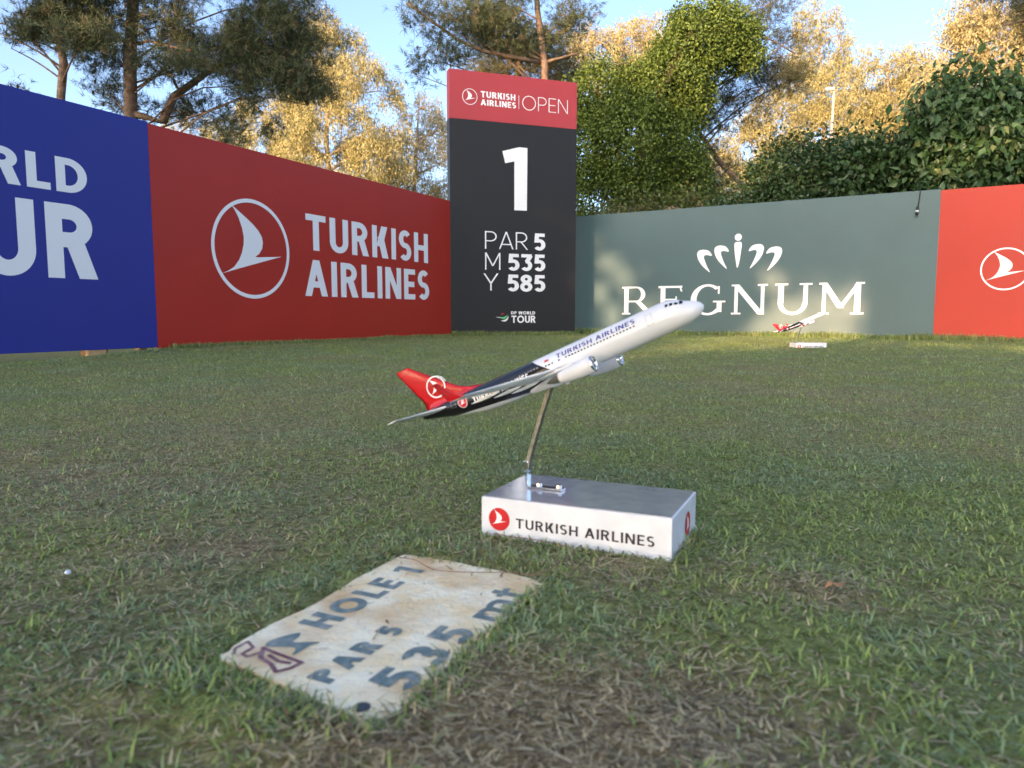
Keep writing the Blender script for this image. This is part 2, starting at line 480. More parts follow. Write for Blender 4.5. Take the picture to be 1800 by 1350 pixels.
GREEN = np.array((.190, .285, .078)); GREEN2 = np.array((.335, .405, .128)); BLUEG = np.array((.245, .330, .165))
STRAW = np.array((.68, .58, .36)); TAN = np.array((.44, .36, .21)); BROWN = np.array((.19, .14, .085))
def pick_colors(n, dry, r, x=None, y=None):
    t = r.random((n, 1))
    c = GREEN * (1 - t) + GREEN2 * t
    pb = .3 if x is None else np.clip((fbm(x * 4.5, y * 4.5, 91, 3) - .38) * 3.2, .05, .9)
    m = r.random(n) < pb; c[m] = BLUEG
    c *= .55 + .9 * r.random((n, 1))
    isdry = r.random(n) < np.clip(.25 + .42 * dry, .07, .86)
    t = r.random((n, 1)) ** 1.3
    cd = TAN * (1 - t) + STRAW * t
    bb = r.random(n) < .25; cd[bb] = BROWN * 1.2
    c[isdry] = cd[isdry] * (.75 + .5 * r.random((isdry.sum(), 1)))
    return c, isdry
def in_slab(u, v):
    e = .006 * np.sin(u * 90) + .005 * np.sin(v * 130 + 1)
    e = e + .016 * (fbm(u * 28, v * 28, 55, 2) - .5)
    return (u > -.014 + e - .14 * np.clip(-v - .02, 0, .12)) & (u < .342 + e) & (v < -.004 + e) & (v > -.232 + e) & (u - v < .545) & (u + v > -.245) & (u - v > -.004)
NB = 900000
R0, R1, RK = .34, 15.0, 1.7
# radius pdf follows rho(r) * r with rho = min(1, (RK / r)^1.55)
rr = np.linspace(R0, R1, 4000)
pdf = np.minimum(1, (RK / rr) ** 1.55) * rr
cdf = np.cumsum(pdf); cdf /= cdf[-1]
r = np.interp(rng.random(NB), cdf, rr)
th = (rng.random(NB) * 2 - 1) * RAD(50)
px_, py_ = r * np.sin(th), r * np.cos(th)
dry = dryness(px_, py_)
bare = sstep(.75, 1.5, dry)
clump = fbm(px_ * 22, py_ * 22, 77, 2)
keep = rng.random(NB) < (1 - .78 * bare) * np.clip(.35 + 1.3 * clump, .3, 1)
u, v = box_uv(px_, py_); keep &= ~((u > -.002) & (u < BOX_L + .002) & (v > -.002) & (v < BOX_W + .002))
u, v = slab_uv(px_, py_); keep &= ~in_slab(u, v)
# nothing beyond the boards
LW_A = np.array((-3.878, 7.796)); LW_D = np.array((.474, .880)); LW_D /= np.linalg.norm(LW_D)
RW_A = np.array((1.342, 14.615)); RW_D = np.array((5.508, -3.115)); RW_D /= np.linalg.norm(RW_D)
sl_ = (px_ - LW_A[0]) * LW_D[1] - (py_ - LW_A[1]) * LW_D[0]
sr_ = (px_ - RW_A[0]) * RW_D[1] - (py_ - RW_A[1]) * RW_D[0]
keep &= (sl_ > -.25) & (sr_ > -.15) | (r < 5)
px_, py_, r, dry, clump = (q[keep] for q in (px_, py_, r, dry, clump))
n = len(r)
P = np.stack([px_, py_, ground_z(px_, py_) - .002], 1)
C, isdry = pick_colors(n, dry, rng, px_, py_)
far = np.maximum(1, r / 2.4)
L = (.008 + .014 * rng.random(n) ** 1.7) * (.7 + .8 * clump) * far ** .28
L = np.where(isdry, L * 1.05, L)
Wd = (.0016 + .0015 * rng.random(n)) * far ** .62
lean = np.where(isdry, RAD(55) + RAD(38) * rng.random(n), RAD(34) + RAD(54) * rng.random(n))
curl = RAD(10) + RAD(55) * rng.random(n) * rng.random(n)
az = rng.random(n) * 2 * pi
nr = r < 2.0
Vg, Tg, Cg = blades(P[nr], L[nr], Wd[nr], az[nr], lean[nr], curl[nr], C[nr])
fr_ = ~nr                                                   # farther off one triangle per blade is enough
nf = int(fr_.sum()); Dx = np.stack([np.cos(az[fr_]) * np.sin(lean[fr_]), np.sin(az[fr_]) * np.sin(lean[fr_]), np.cos(lean[fr_])], 1)
Sx = np.stack([-np.sin(az[fr_]), np.cos(az[fr_]), np.zeros(nf)], 1) * (Wd[fr_] * .6)[:, None]
Vf = np.empty((nf, 3, 3)); Vf[:, 0] = P[fr_] - Sx; Vf[:, 1] = P[fr_] + Sx; Vf[:, 2] = P[fr_] + Dx * L[fr_][:, None]
Tg = np.concatenate([Tg, np.arange(nf * 3).reshape(nf, 3) + len(Vg)])
Vg = np.concatenate([Vg, Vf.reshape(-1, 3)]); Cg = np.concatenate([Cg, np.repeat(C[fr_], 3, 0)])
tag(np_mesh('grass', Vg, Tg, Cg, M['grass']), 'short worn tee turf, green with straw coloured blades', 'grass', kind='stuff')

# dead clippings lying flat on the soil
nc = 105000
rc = .34 + 3.6 * rng.random(nc) ** 1.5; tc2 = (rng.random(nc) * 2 - 1) * RAD(48)
xc, yc = rc * np.sin(tc2), rc * np.cos(tc2)
kc = rng.random(nc) < np.clip(.45 + .45 * dryness(xc, yc), .12, 1)
uu, vv = box_uv(xc, yc); kc &= ~((uu > -.004) & (uu < BOX_L + .004) & (vv > -.004) & (vv < BOX_W + .004))
uu, vv = slab_uv(xc, yc); kc &= ~(in_slab(uu, vv) & (rng.random(nc) < .985))
xc, yc, rc = xc[kc], yc[kc], rc[kc]; nc = len(xc)
onslab = in_slab(*slab_uv(xc, yc))
tt = rng.random((nc, 1)); Cc_ = (TAN * (1 - tt) + STRAW * tt) * (.55 + .6 * rng.random((nc, 1)))
mb = rng.random(nc) < .35; Cc_[mb] = BROWN * (.6 + .8 * rng.random((mb.sum(), 1)))
Vg, Tg, Cg = blades(np.stack([xc, yc, np.where(onslab, .0056, ground_z(xc, yc) + .001 + .005 * rng.random(nc))], 1), .006 + .022 * rng.random(nc) ** 2, .0012 + .0016 * rng.random(nc), rng.random(nc) * 2 * pi, RAD(80) + RAD(9) * rng.random(nc), RAD(-8) + RAD(14) * rng.random(nc), Cc_)
tag(np_mesh('grass_clippings', Vg, Tg, Cg, M['grass']), 'dead straw coloured clippings lying on the worn turf', 'clippings', kind='stuff')

# longer tufts: by the slab, round the block, along the foot of the boards, scattered near the camera
tp, tl, taz, tln, tw = [], [], [], [], []
def tuft(x, y, n, spread, l0, l1, wd=.0024, azc=None, ln=(20, 72)):
    for _ in range(n):
        a = random.random() * 2 * pi; q = spread * math.sqrt(random.random())
        tp.append((x + q * cos(a), y + q * sin(a))); tl.append(random.uniform(l0, l1))
        taz.append((azc + random.gauss(0, .7)) if azc is not None else random.random() * 2 * pi)
        tln.append(RAD(random.uniform(*ln))); tw.append(wd * random.uniform(.7, 1.3))
for s in np.arange(-.05, .37, .0045):                     # two long sides of the slab
    for vv, az in ((.006, None), (-.247, None)):
        q = SL_O + SL_U * (s + random.gauss(0, .004)) + SL_V * (vv + random.gauss(0, .005))
        if vv < -.1 or random.random() < .6: tuft(q[0], q[1], 8 if vv < -.1 else 5, .010, .012, .026 if vv < -.1 else .018)
for s in np.arange(-.25, .01, .0045):                      # near and far short side
    for uu in (-.048 + .0, .356):
        q = SL_O + SL_U * (uu + random.gauss(0, .005) + (-.03 * (s + .12) * -1 if uu < 0 else 0)) + SL_V * (s + random.gauss(0, .004))
        tuft(q[0], q[1], 7 if uu < 0 else 4, .012, .012, .030 if uu < 0 else .018)
for px, py, k in ((430, 1190, 60), (360, 1200, 45), (300, 1175, 45), (520, 1240, 55), (470, 1290, 45), (780, 1190, 50), (830, 1150, 50), (900, 1080, 60), (960, 1060, 55), (760, 1240, 40)):
    q = gnd(px, py); tuft(q[0], q[1], k, .030, .014, .036)
for s in np.arange(0, BOX_L, .0035):
    q = BOX_A + BE1 * s - BE2 * (.004 + .014 * random.random()); tuft(q[0], q[1], 6, .008, .010, .024 if s < .2 else .018)
for s in np.arange(0, BOX_W, .0035):
    q = BOX_A + BE1 * (BOX_L + .004 + .016 * random.random()) + BE2 * s; tuft(q[0], q[1], 7, .009, .012, .034)
    q = BOX_A - BE1 * (.004 + .010 * random.random()) + BE2 * s; tuft(q[0], q[1], 4, .008, .010, .022)
for _ in range(260):                                        # loose tufts over the near turf
    rr_ = .38 + 2.3 * random.random() ** 1.2; t_ = random.uniform(-.8, .8)
    x, y = rr_ * sin(t_), rr_ * cos(t_)
    u, v = box_uv(x, y); u2, v2 = slab_uv(x, y)
    if -.01 < u < BOX_L + .01 and -.01 < v < BOX_W + .01: continue
    if -.06 < u2 < .37 and -.26 < v2 < .02: continue
    tuft(x, y, random.randint(4, 11), .018, .012, .030 if rr_ < 1.2 else .024)
tp = np.array(tp); n = len(tp)
k_ = ~in_slab(*slab_uv(tp[:, 0], tp[:, 1]))
uu, vv = box_uv(tp[:, 0], tp[:, 1]); k_ &= ~((uu > -.002) & (uu < BOX_L + .002) & (vv > -.002) & (vv < BOX_W + .002))
tp = tp[k_]; n = len(tp)
C, isdry = pick_colors(n, np.full(n, -.25), rng)
Vg, Tg, Cg = blades(np.stack([tp[:, 0], tp[:, 1], ground_z(tp[:, 0], tp[:, 1]) - .002], 1), np.array(tl)[k_], np.array(tw)[k_], np.array(taz)[k_], np.array(tln)[k_], RAD(15) + RAD(60) * rng.random(n), C)
tag(np_mesh('grass_tufts', Vg, Tg, Cg, M['grass']), 'longer green tufts round the slab and the block', 'grass', kind='stuff')

def wall_grass(A, D, s0, s1, off, n, l0, l1, wd):
    s = s0 + (s1 - s0) * rng.random(n); o = off * rng.random(n) + .01
    nrm = np.array((D[1], -D[0]))
    if np.dot(nrm, -A) < 0: nrm = -nrm
    x = A[0] + D[0] * s + nrm[0] * o; y = A[1] + D[1] * s + nrm[1] * o
    cl = .6 + .8 * fbm(s * 2.3, s * 0 + 3, 5)
    C, dr_ = pick_colors(n, np.full(n, -.4), rng)
    return blades(np.stack([x, y, ground_z(x, y) - .003], 1), (l0 + (l1 - l0) * rng.random(n)) * cl, wd * (.6 + .8 * rng.random(n)), rng.random(n) * 2 * pi, RAD(45) * rng.random(n), RAD(50) * rng.random(n), C)
parts = [wall_grass(RW_A, RW_D, -.1, 10.5, .22, 15000, .05, .15, .008), wall_grass(LW_A, LW_D, .1, 5.9, .14, 7500, .02, .075, .007),
         wall_grass(LW_A, LW_D, -4.6, .3, .10, 4000, .012, .035, .006), wall_grass(np.array((-1.106, 12.941)), np.array((.947, .322)), 0, 2.44, .2, 5000, .04, .11, .008)]
o = 0; Vs, Ts, Cs = [], [], []
for V_, T_, C_ in parts:
    Vs.append(V_); Ts.append(T_ + o); Cs.append(C_); o += len(V_)
tag(np_mesh('wall_foot_grass', np.concatenate(Vs), np.concatenate(Ts), np.concatenate(Cs), M['grass']), 'uncut darker grass along the foot of the printed boards', 'grass', kind='stuff')

# ------------------------------------------------------------------ printed boards
def board(name, A, D, s0, s1, z0, z1, mat, label, posts=True, thick=.024, feet=()):
    """Empty at the foot of the board; local x runs along the board, local -y faces the tee"""
    D = np.array(D) / np.linalg.norm(D)
    p = np.array(A) + D * s0
    e = empty(name, (p[0], p[1], 0), (0, 0, math.atan2(D[1], D[0])))
    Ln = s1 - s0
    bm = bmesh.new(); add_box(bm, (Ln / 2, thick / 2, (z0 + z1) / 2), (Ln - .001, thick, z1 - z0), 0, .003)
    bm_obj('panel', bm, mat, e)
    # timber framing behind
    bm = bmesh.new(); add_box(bm, (Ln / 2, thick + .028, z1 - .10), (Ln - .05, .05, .09), 0, .004); bm_obj('rail', bm, M['rear_frame'], e)
    bm = bmesh.new(); add_box(bm, (Ln / 2, thick + .028, z0 + .25), (Ln - .05, .05, .09), 0, .004); bm_obj('rail', bm, M['rear_frame'], e)
    npst = max(2, int(Ln / 1.3) + 1)
    for i in range(npst):
        x = .12 + (Ln - .24) * i / (npst - 1)
        bm = bmesh.new(); add_box(bm, (x, thick + .10, (z1 - .06 - .25) / 2), (.09, .09, z1 - .06 + .25), 0, .004); bm_obj('post', bm, M['rear_frame'], e)
        V_, F_ = tube([(x, thick + .15, z1 * .72), (x, thick + .15 + z1 * .42, -.1)], .035, 4)
        mesh('brace', V_, F_, M['rear_frame'], e)
    return e
front = lambda u, v, l: (u, -.003 - l, v)
front3 = lambda u, v, l: (u + .35, -.003 - l, v)

B1 = board('printed_board', LW_A, LW_D, -4.8, 0, .015, 2.415, M['blue'], '')
tag(B1, 'deep blue printed board with large white letters at the left edge', 'board', 'printed boards round the tee')
o0 = 4.8
bm = bmesh.new(); add_box(bm, (4.13, .040, -.055), (.185, .06, .15), 0, .004); bm_obj('foot', bm, mottled('fresh_pine_wood', (.50, .31, .15), (.62, .40, .21), 18, .7, .2, .1, 60), B1)
def fitL(s, u0, u1, v0, v1, **kw): return fit_letters(s, u0 + o0, u1 + o0, v0, v1, **kw)
print_words('letter', fitL('DP WORLD', -3.28, -.687, 1.546, 1.872, w=.225, k=1.0, track=.13), M['print_white'], front, B1)
print_words('letter', fitL('TOUR', -3.05, -.627, .722, 1.432, w=.225, k=1.04, track=.14), M['print_white'], front, B1)
def crescent(P0, P1, b1, b2, n=18):
    """sliver between two bowed curves from P0 to P1"""
    P0, P1 = np.array(P0, float), np.array(P1, float); d = P1 - P0; nn = np.array((-d[1], d[0]))
    f = lambda b, t: tuple(P0 + d * t + nn * b * 4 * t * (1 - t))
    return [f(b1, i / n) for i in range(n + 1)] + [f(b2, 1 - i / n) for i in range(1, n)]
def swoosh(cx, cy, s, parent):
    print_mesh('emblem', [(0, [(cx + a * s, cy + b * s) for a, b in crescent((-.28, -.02), (.40, .16), .62, .36)])], M['print_red'], front, parent)
    print_mesh('emblem', [(0, [(cx + a * s, cy + b * s) for a, b in crescent((-.55, -.02), (.78, .28), -.14, -.34)])], M['print_green'], front, parent, base=1)
    print_mesh('emblem', [(0, [(cx + a * s, cy + b * s) for a, b in crescent((-.30, -.52), (.85, .10), -.16, -.36)]), (1, [(cx + a * s, cy + b * s) for a, b in crescent((-1.0, -.10), (-.2, -.22), .10, .02)])], M['print_white'], front, parent, base=2)
swoosh(o0 - 4.05, 1.25, .55, B1)

B2 = board('printed_board', LW_A, LW_D, 0, 5.845, 0.0, 2.40, M['red'], '')
tag(B2, 'long red printed board with white bird ring between blue board and tall sign', 'board', 'printed boards round the tee')
print_mesh('emblem', ring(1.353, 1.186, .612, .046) + bird(1.353, 1.186, .612), M['print_white'], front, B2)
print_words('letter', fit_letters('TURKISH', 2.274, 5.14, 1.255, 1.742, w=.195, k=.94, track=.13), M['print_white'], front, B2)
print_words('letter', fit_letters('AIRLINES', 2.235, 5.165, .63, 1.125, w=.195, k=.94, track=.13), M['print_white'], front, B2)

TW_A = np.array((-1.106, 12.941)); TW_D = np.array((.947, .322))
TT = empty('hole_sign', (TW_A[0], TW_A[1], 0), (0, 0, math.atan2(.322, .947)))
tag(TT, 'tall charcoal sign with red header and big white numeral at the corner', 'sign')
bm = bmesh.new(); add_box(bm, (1.225, .09, 1.905), (2.45, .18, 3.87), 0, .004); bm_obj('panel', bm, M['charcoal'], TT)
bm = bmesh.new(); add_box(bm, (1.225, .09, 4.2605), (2.45, .18, .841), 0, .004); bm_obj('header', bm, M['red_sheen'], TT)
for x in (.25, 1.225, 2.2):
    V_, F_ = tube([(x, .20, 3.6), (x, 2.0, -.1)], .04, 6); mesh('brace', V_, F_, M['rear_frame'], TT)
print_mesh('emblem', ring(.376, 4.234, .139, .010) + bird(.376, 4.234, .139), M['print_white'], front, TT)
print_words('letter', fit_letters('TURKISH', .579, 1.232, 4.243, 4.352, w=.20, k=.92, track=.13), M['print_white'], front, TT)
print_words('letter', fit_letters('AIRLINES', .578, 1.245, 4.108, 4.212, w=.20, k=.92, track=.13), M['print_white'], front, TT)
print_mesh('divider', [(0, G_rect(1.295, 4.10, 1.303, 4.341))], M['print_white'], front, TT)
print_words('letter', fit_letters('OPEN', 1.365, 2.265, 4.10, 4.350, w=.055, k=1.1, track=.16), M['print_white'], front, TT)
print_mesh('numeral', [(0, [(1.212, 2.292), (1.458, 2.295), (1.466, 3.424), (1.305, 3.428), (.983, 3.335), (1.037, 3.124), (1.212, 3.168)])], M['print_white'], front, TT)
print_words('letter', fit_letters('PAR', .647, 1.483, 1.580, 1.895, w=.07, k=1.12, track=.13), M['print_white'], front, TT)
print_words('letter', fit_letters('5', 1.590, 1.828, 1.574, 1.889, w=.215), M['print_white'], front, TT)
print_words('letter', fit_letters('M', .648, .942, 1.200, 1.510, w=.07), M['print_white'], front, TT)
print_words('letter', fit_letters('535', 1.080, 1.828, 1.190, 1.500, w=.215, track=.06), M['print_white'], front, TT)
print_words('letter', fit_letters('Y', .614, .903, .822, 1.133, w=.07), M['print_white'], front, TT)
print_words('letter', fit_letters('585', 1.068, 1.830, .810, 1.120, w=.215, track=.06), M['print_white'], front, TT)
swoosh(.985, .345, .135, TT)
print_words('letter', fit_letters('DP WORLD', 1.149, 1.628, .385, .442, w=.22, track=.13), M['print_white'], front, TT)
print_words('letter', fit_letters('TOUR', 1.155, 1.637, .228, .362, w=.20, track=.10), M['print_white'], front, TT)

B3 = board('printed_board', RW_A, RW_D, -.35, 6.28, -.02, 2.36, M['sage'], '')
tag(B3, 'grey green printed board with white crown and serif letters right of tall sign', 'board', 'printed boards round the tee')
def serif(ch):
    t, h, s = .17, .055, .075      # stem, hairline, serif reach (of cap height)
    sf = lambda x0, x1, y: G_rect(x0 - s, y, x1 + s, y + h)
    if ch == 'R':
        return [[G_rect(.08, h, .08 + t, 1 - h)], [sf(.08, .08 + t, 0)], [G_rect(0, 1 - h, .55, 1), G_rect(.08 + t, .44, .55, .50)] + G_arc(.55, .72, .34, .28, -90, 90, t, 18, wy=h), [G_diag(.98, 0, .50, .46, .22)]], 1.20
    if ch == 'E':
        return [[G_rect(.08, h, .08 + t, 1 - h)], [G_rect(0, 0, .86, h * 1.3), G_rect(0, 1 - h * 1.3, .84, 1), G_rect(.08 + t, .49, .66, .55)], [G_diag(.74, h, .82, .24, .06), G_diag(.74, 1 - h, .79, .80, .06), G_rect(.61, .42, .66, .63)]], .90
    if ch == 'G':
        return [G_arc(.56, .5, .56, .53, 48, 318, t * 1.15, 40, wy=.075), [G_rect(.86, .08, 1.02, .43)], [G_rect(.74, .41, 1.14, .41 + h)], [G_rect(.89, .70, .945, .96)]], 1.14
    if ch == 'N':
        return [[G_rect(.10, h, .21, 1 - h), G_rect(.94, 0, 1.05, 1 - h)], [G_rect(0, 0, .31, h), G_rect(.84, 1 - h, 1.15, 1), G_rect(0, 1 - h, .26, 1)], [G_diag(.85, 0, .06, 1 - h * .5, .21)]], 1.15
    if ch == 'U':
        return [[G_rect(.10, .36, .27, 1 - h), G_rect(.86, .36, .99, 1 - h)] + G_arc(.545, .38, .445, .40, 180, 360, .15, 26, wy=.09), [G_rect(0, 1 - h, .40, 1), G_rect(.74, 1 - h, 1.12, 1)]], 1.12
    if ch == 'M':
        return [[G_rect(.10, h, .21, 1 - h), G_rect(1.05, h, 1.23, 1 - h)], [G_rect(0, 0, .31, h), G_rect(.95, 0, 1.33, h), G_rect(0, 1 - h, .25, 1), G_rect(1.08, 1 - h, 1.33, 1)], [G_diag(.56, .20, .06, 1 - h * .5, .20)], [G_diag(.58, .20, 1.10, 1 - h * .5, .13)]], 1.33
for ch, u0, u1 in (('R', .98, 1.62), ('E', 1.714, 2.21), ('G', 2.342, 2.985), ('N', 3.09, 3.722), ('U', 3.845, 4.461), ('M', 4.57, 5.274)):
    st, W_ = serif(ch)
    print_mesh('letter', [(j, [(u0 - .02 + (u1 - u0) * a / W_, .385 + (.925 - .385) * b) for a, b in p]) for j, ps in enumerate(st) for p in ps], M['print_white'], front3, B3)
horn = [(0.0, .31), (-.05, .395), (-.14, .425), (-.225, .415), (-.265, .36), (-.245, .25), (-.17, .13), (-.03, 0), (-.085, .12), (-.135, .25), (-.14, .31), (-.09, .325)]
def horn_at(x, y, sx, sy): return smooth_poly([(x + a * sx, y + b * sy) for a, b in horn], 5)
crown = [(0, horn_at(2.695, 1.16, 1.02, .98)), (0, horn_at(3.00, 1.215, .98, 1.0)), (0, horn_at(3.352, 1.208, -.98, 1.0)), (0, horn_at(3.655, 1.16, -1.0, .98))]
crown += disc(3.162, 1.775, .062)
crown += [(0, smooth_poly([(3.10, 1.665), (3.162, 1.69), (3.226, 1.665), (3.215, 1.50), (3.19, 1.32), (3.158, 1.225), (3.130, 1.35), (3.105, 1.52)], 5))]
print_mesh('emblem', crown, M['print_white'], front3, B3)
B4 = board('printed_board', RW_A, RW_D, 6.28, 10.6, -.03, 2.345, M['red'], '')
tag(B4, 'orange red sunlit printed board with bird ring at the right edge', 'board', 'printed boards round the tee')
print_mesh('emblem', ring(7.19 - 6.28, 1.078, .325, .022) + bird(7.19 - 6.28, 1.078, .325), M['print_white'], front, B4)
print_words('letter', fit_letters('TURKISH', 7.72 - 6.28, 9.5 - 6.28, 1.11, 1.37, w=.195, k=.94, track=.13), M['print_white'], front, B4)
print_words('letter', fit_letters('AIRLINES', 7.70 - 6.28, 9.52 - 6.28, .78, 1.04, w=.195, k=.94, track=.13), M['print_white'], front, B4)
# corner flashing: the end faces meet the tall sign

# black cable hanging over the grey green board
CB = empty('hanging_cable', (*(RW_A + RW_D * 5.975), 0), (0, 0, math.atan2(RW_D[1], RW_D[0])))
tag(CB, 'short black cable with plug hanging over the grey green board top', 'cable')
V_, F_ = tube([(.02, .20, 2.30), (.02, .06, 2.385), (.02, .0, 2.375), (.018, -.014, 2.33), (.010, -.016, 2.2), (-.004, -.016, 2.10)], .009, 8); mesh('wire', V_, F_, M['black_rubber'], CB, True)
V_, F_ = tube([(-.004, -.020, 2.11), (-.008, -.022, 2.09), (-.014, -.022, 1.99), (-.016, -.022, 1.975)], [.014, .024, .024, .014], 10); mesh('plug', V_, F_, M['black_rubber'], CB, True)
V_, F_ = tube([(-.012, -.022, 2.05), (-.0135, -.022, 2.02)], .026, 10); mesh('plug_band', V_, F_, M['plastic_white'], CB, True)
for dx in (-.012, .012):
    V_, F_ = tube([(-.018 + dx, -.022, 1.975), (-.026 + dx * 2, -.022, 1.93)], .004, 6); mesh('prong', V_, F_, M['black_rubber'], CB)

# ------------------------------------------------------------------ marble slab set in the turf
M['marble'] = mottled('weathered_marble', (.86, .70, .43), (.94, .86, .64), 22, .7, .3, .25, 90, 8, .36, .60)
N = M['marble'].node_tree.nodes; lk = M['marble'].node_tree.links
tc = N.new('ShaderNodeTexCoord'); n2 = N.new('ShaderNodeTexNoise'); n2.inputs['Scale'].default_value = 9; n2.inputs['Detail'].default_value = 6
lk.new(tc.outputs['Object'], n2.inputs['Vector'])
r2 = N.new('ShaderNodeValToRGB'); r2.color_ramp.elements[0].position = .48; r2.color_ramp.elements[0].color = (0, 0, 0, 1); r2.color_ramp.elements[1].position = .70; r2.color_ramp.elements[1].color = (.75, .75, .75, 1)
lk.new(n2.outputs['Fac'], r2.inputs['Fac'])
mx = N.new('ShaderNodeMix'); mx.data_type = 'RGBA'; mx.inputs['B'].default_value = (.56, .34, .14, 1)
old = N['Principled BSDF'].inputs['Base Color'].links[0].from_socket
lk.new(r2.outputs['Color'], mx.inputs['Factor']); lk.new(old, mx.inputs['A'])
# fine dark specks of dirt
n3 = N.new('ShaderNodeTexNoise'); n3.inputs['Scale'].default_value = 130; n3.inputs['Detail'].default_value = 3
lk.new(tc.outputs['Object'], n3.inputs['Vector'])
r3 = N.new('ShaderNodeValToRGB'); r3.color_ramp.elements[0].position = .66; r3.color_ramp.elements[0].color = (0, 0, 0, 1); r3.color_ramp.elements[1].position = .74; r3.color_ramp.elements[1].color = (.6, .6, .6, 1)
lk.new(n3.outputs['Fac'], r3.inputs['Fac'])
mx2 = N.new('ShaderNodeMix'); mx2.data_type = 'RGBA'; mx2.inputs['B'].default_value = (.16, .11, .07, 1)
lk.new(r3.outputs['Color'], mx2.inputs['Factor']); lk.new(mx.outputs['Result'], mx2.inputs['A'])
lk.new(mx2.outputs['Result'], N['Principled BSDF'].inputs['Base Color'])
def worn(name, c, c2=None):
    return mottled(name, c, c2 or tuple(x * 1.5 + .03 for x in c), 60, .75, .3, .2, 120, 6, .45, .72)
M['teal_paint'] = worn('worn_teal_paint', (.135, .195, .20), (.33, .36, .33))
M['plum_paint'] = worn('worn_plum_paint', (.16, .055, .085), (.32, .20, .22))
SLB = empty('marble_slab', (SL_O[0], SL_O[1], 0), (0, 0, math.atan2(SL_U[1], SL_U[0])))
tag(SLB, 'weathered cream marble slab with worn teal painted letters set in turf', 'slab')
P_ = smooth_poly(SLAB, 4)
P_ = [(a + .0028 * (vnoise(i * 2.3, 3.3) - .5) * 2, b + .0028 * (vnoise(i * .8, 7.7) - .5) * 2) for i, (a, b) in enumerate(P_)]
bm = bmesh.new()
vs = [bm.verts.new((a, b, .0045)) for a, b in P_]
f = bm.faces.new(vs)
if f.normal.z < 0 or True:
    bm.normal_update()
    if f.normal.z < 0: f.normal_flip()
ex = bmesh.ops.extrude_face_region(bm, geom=[f])
vv = [q for q in ex['geom'] if isinstance(q, bmesh.types.BMVert)]
# the original cap goes down, the new one stays on top
for q in vs: q.co.z = -.02
bmesh.ops.recalc_face_normals(bm, faces=bm.faces[:])
top_edges = [e for e in bm.edges if all(abs(q.co.z - .0045) < 1e-6 for q in e.verts)]
bmesh.ops.bevel(bm, geom=top_edges, offset=.003, segments=2, affect='EDGES')
bm_obj('stone', bm, M['marble'], SLB)
sp_ = lambda u, v, l: (u, v, .0051 + l)
kw = dict(layer=.00015)
print_words('letter', fit_letters('HOLE 1', .090, .298, -.069, -.026, w=.24, k=1.0, track=.17, space=.40), M['teal_paint'], sp_, SLB, **kw)
print_words('letter', fit_letters('PAR 5', -.004, .128, -.150, -.121, w=.26, k=1.0, track=.20, space=.36), M['teal_paint'], sp_, SLB, **kw)
print_words('letter', fit_letters('5e5', .012, .158, -.228, -.180, w=.24, k=1.0, track=.22), M['teal_paint'], sp_, SLB, **kw)
print_words('letter', fit_letters('mt', .190, .290, -.238, -.186, w=.17, k=1.0, track=.10), M['teal_paint'], sp_, SLB, **kw)
print_mesh('emblem', [(0, smooth_poly([(.030, -.036), (.045, -.031), (.070, -.045), (.064, -.052), (.050, -.056), (.058, -.072), (.062, -.083), (.052, -.078), (.036, -.078), (.026, -.076), (.040, -.068), (.036, -.052)], 4))], M['teal_paint'], sp_, SLB, **kw)
def stroke2d(pts, wd):
    out = []
    for i in range(len(pts) - 1):
        p, q = np.array(pts[i]), np.array(pts[i + 1]); dd = (q - p) / (np.linalg.norm(q - p) + 1e-9); nn = np.array((-dd[1], dd[0])) * wd / 2
        out.append((i, [tuple(p - nn - dd * wd * .3), tuple(q - nn + dd * wd * .3), tuple(q + nn + dd * wd * .3), tuple(p + nn - dd * wd * .3)]))
    return out
print_mesh('emblem', stroke2d([(.002, -.018), (.012, -.010), (.030, -.010), (.022, -.026), (.006, -.026), (.004, -.036), (.018, -.042), (.026, -.036)], .0036), M['plum_paint'], sp_, SLB, layer=.00006)
print_mesh('emblem', stroke2d([(.026, -.036), (.022, -.060), (.020, -.080), (.018, -.096), (.004, -.094), (-.008, -.086), (.002, -.070), (.008, -.050), (.018, -.042)], .0048), M['plum_paint'], sp_, SLB, layer=.00006)
print_mesh('emblem', stroke2d([(.016, -.054), (.010, -.072), (.012, -.086)], .0048), M['plum_paint'], sp_, SLB, layer=.00006)
V_, F_ = tube([(-.024, -.204, .004), (-.024, -.204, .0058)], .0078, 16); mesh('bolt_hole_disc', V_, F_, principled('dark_bolt_hole', (.045, .055, .065), .6), SLB)  # dark disc stands in for the shaded inside of a bolt hole

# ------------------------------------------------------------------ airliner model on its block
PL = .535; PR = .0246
M['fuselage'] = principled('livery_paint', (.8, .8, .8), .2, .5, 0, .3)
N = M['fuselage'].node_tree.nodes; lk = M['fuselage'].node_tree.links
tc = N.new('ShaderNodeTexCoord'); sx_ = N.new('ShaderNodeSeparateXYZ'); lk.new(tc.outputs['Object'], sx_.inputs[0])
def mth(op, a, b=None):
    q = N.new('ShaderNodeMath'); q.operation = op
    for i, s in enumerate((a, b)):
        if s is None: continue
        if isinstance(s, (int, float)): q.inputs[i].default_value = s
        else: lk.new(s, q.inputs[i])
    return q.outputs[0]
def stp(x, a, wd=.0006):
    q = N.new('ShaderNodeMapRange'); q.interpolation_type = 'LINEAR'
    lk.new(x, q.inputs['Value']); q.inputs['From Min'].default_value = a - wd; q.inputs['From Max'].default_value = a + wd
    return q.outputs['Result']
xs, zs = sx_.outputs['X'], sx_.outputs['Z']
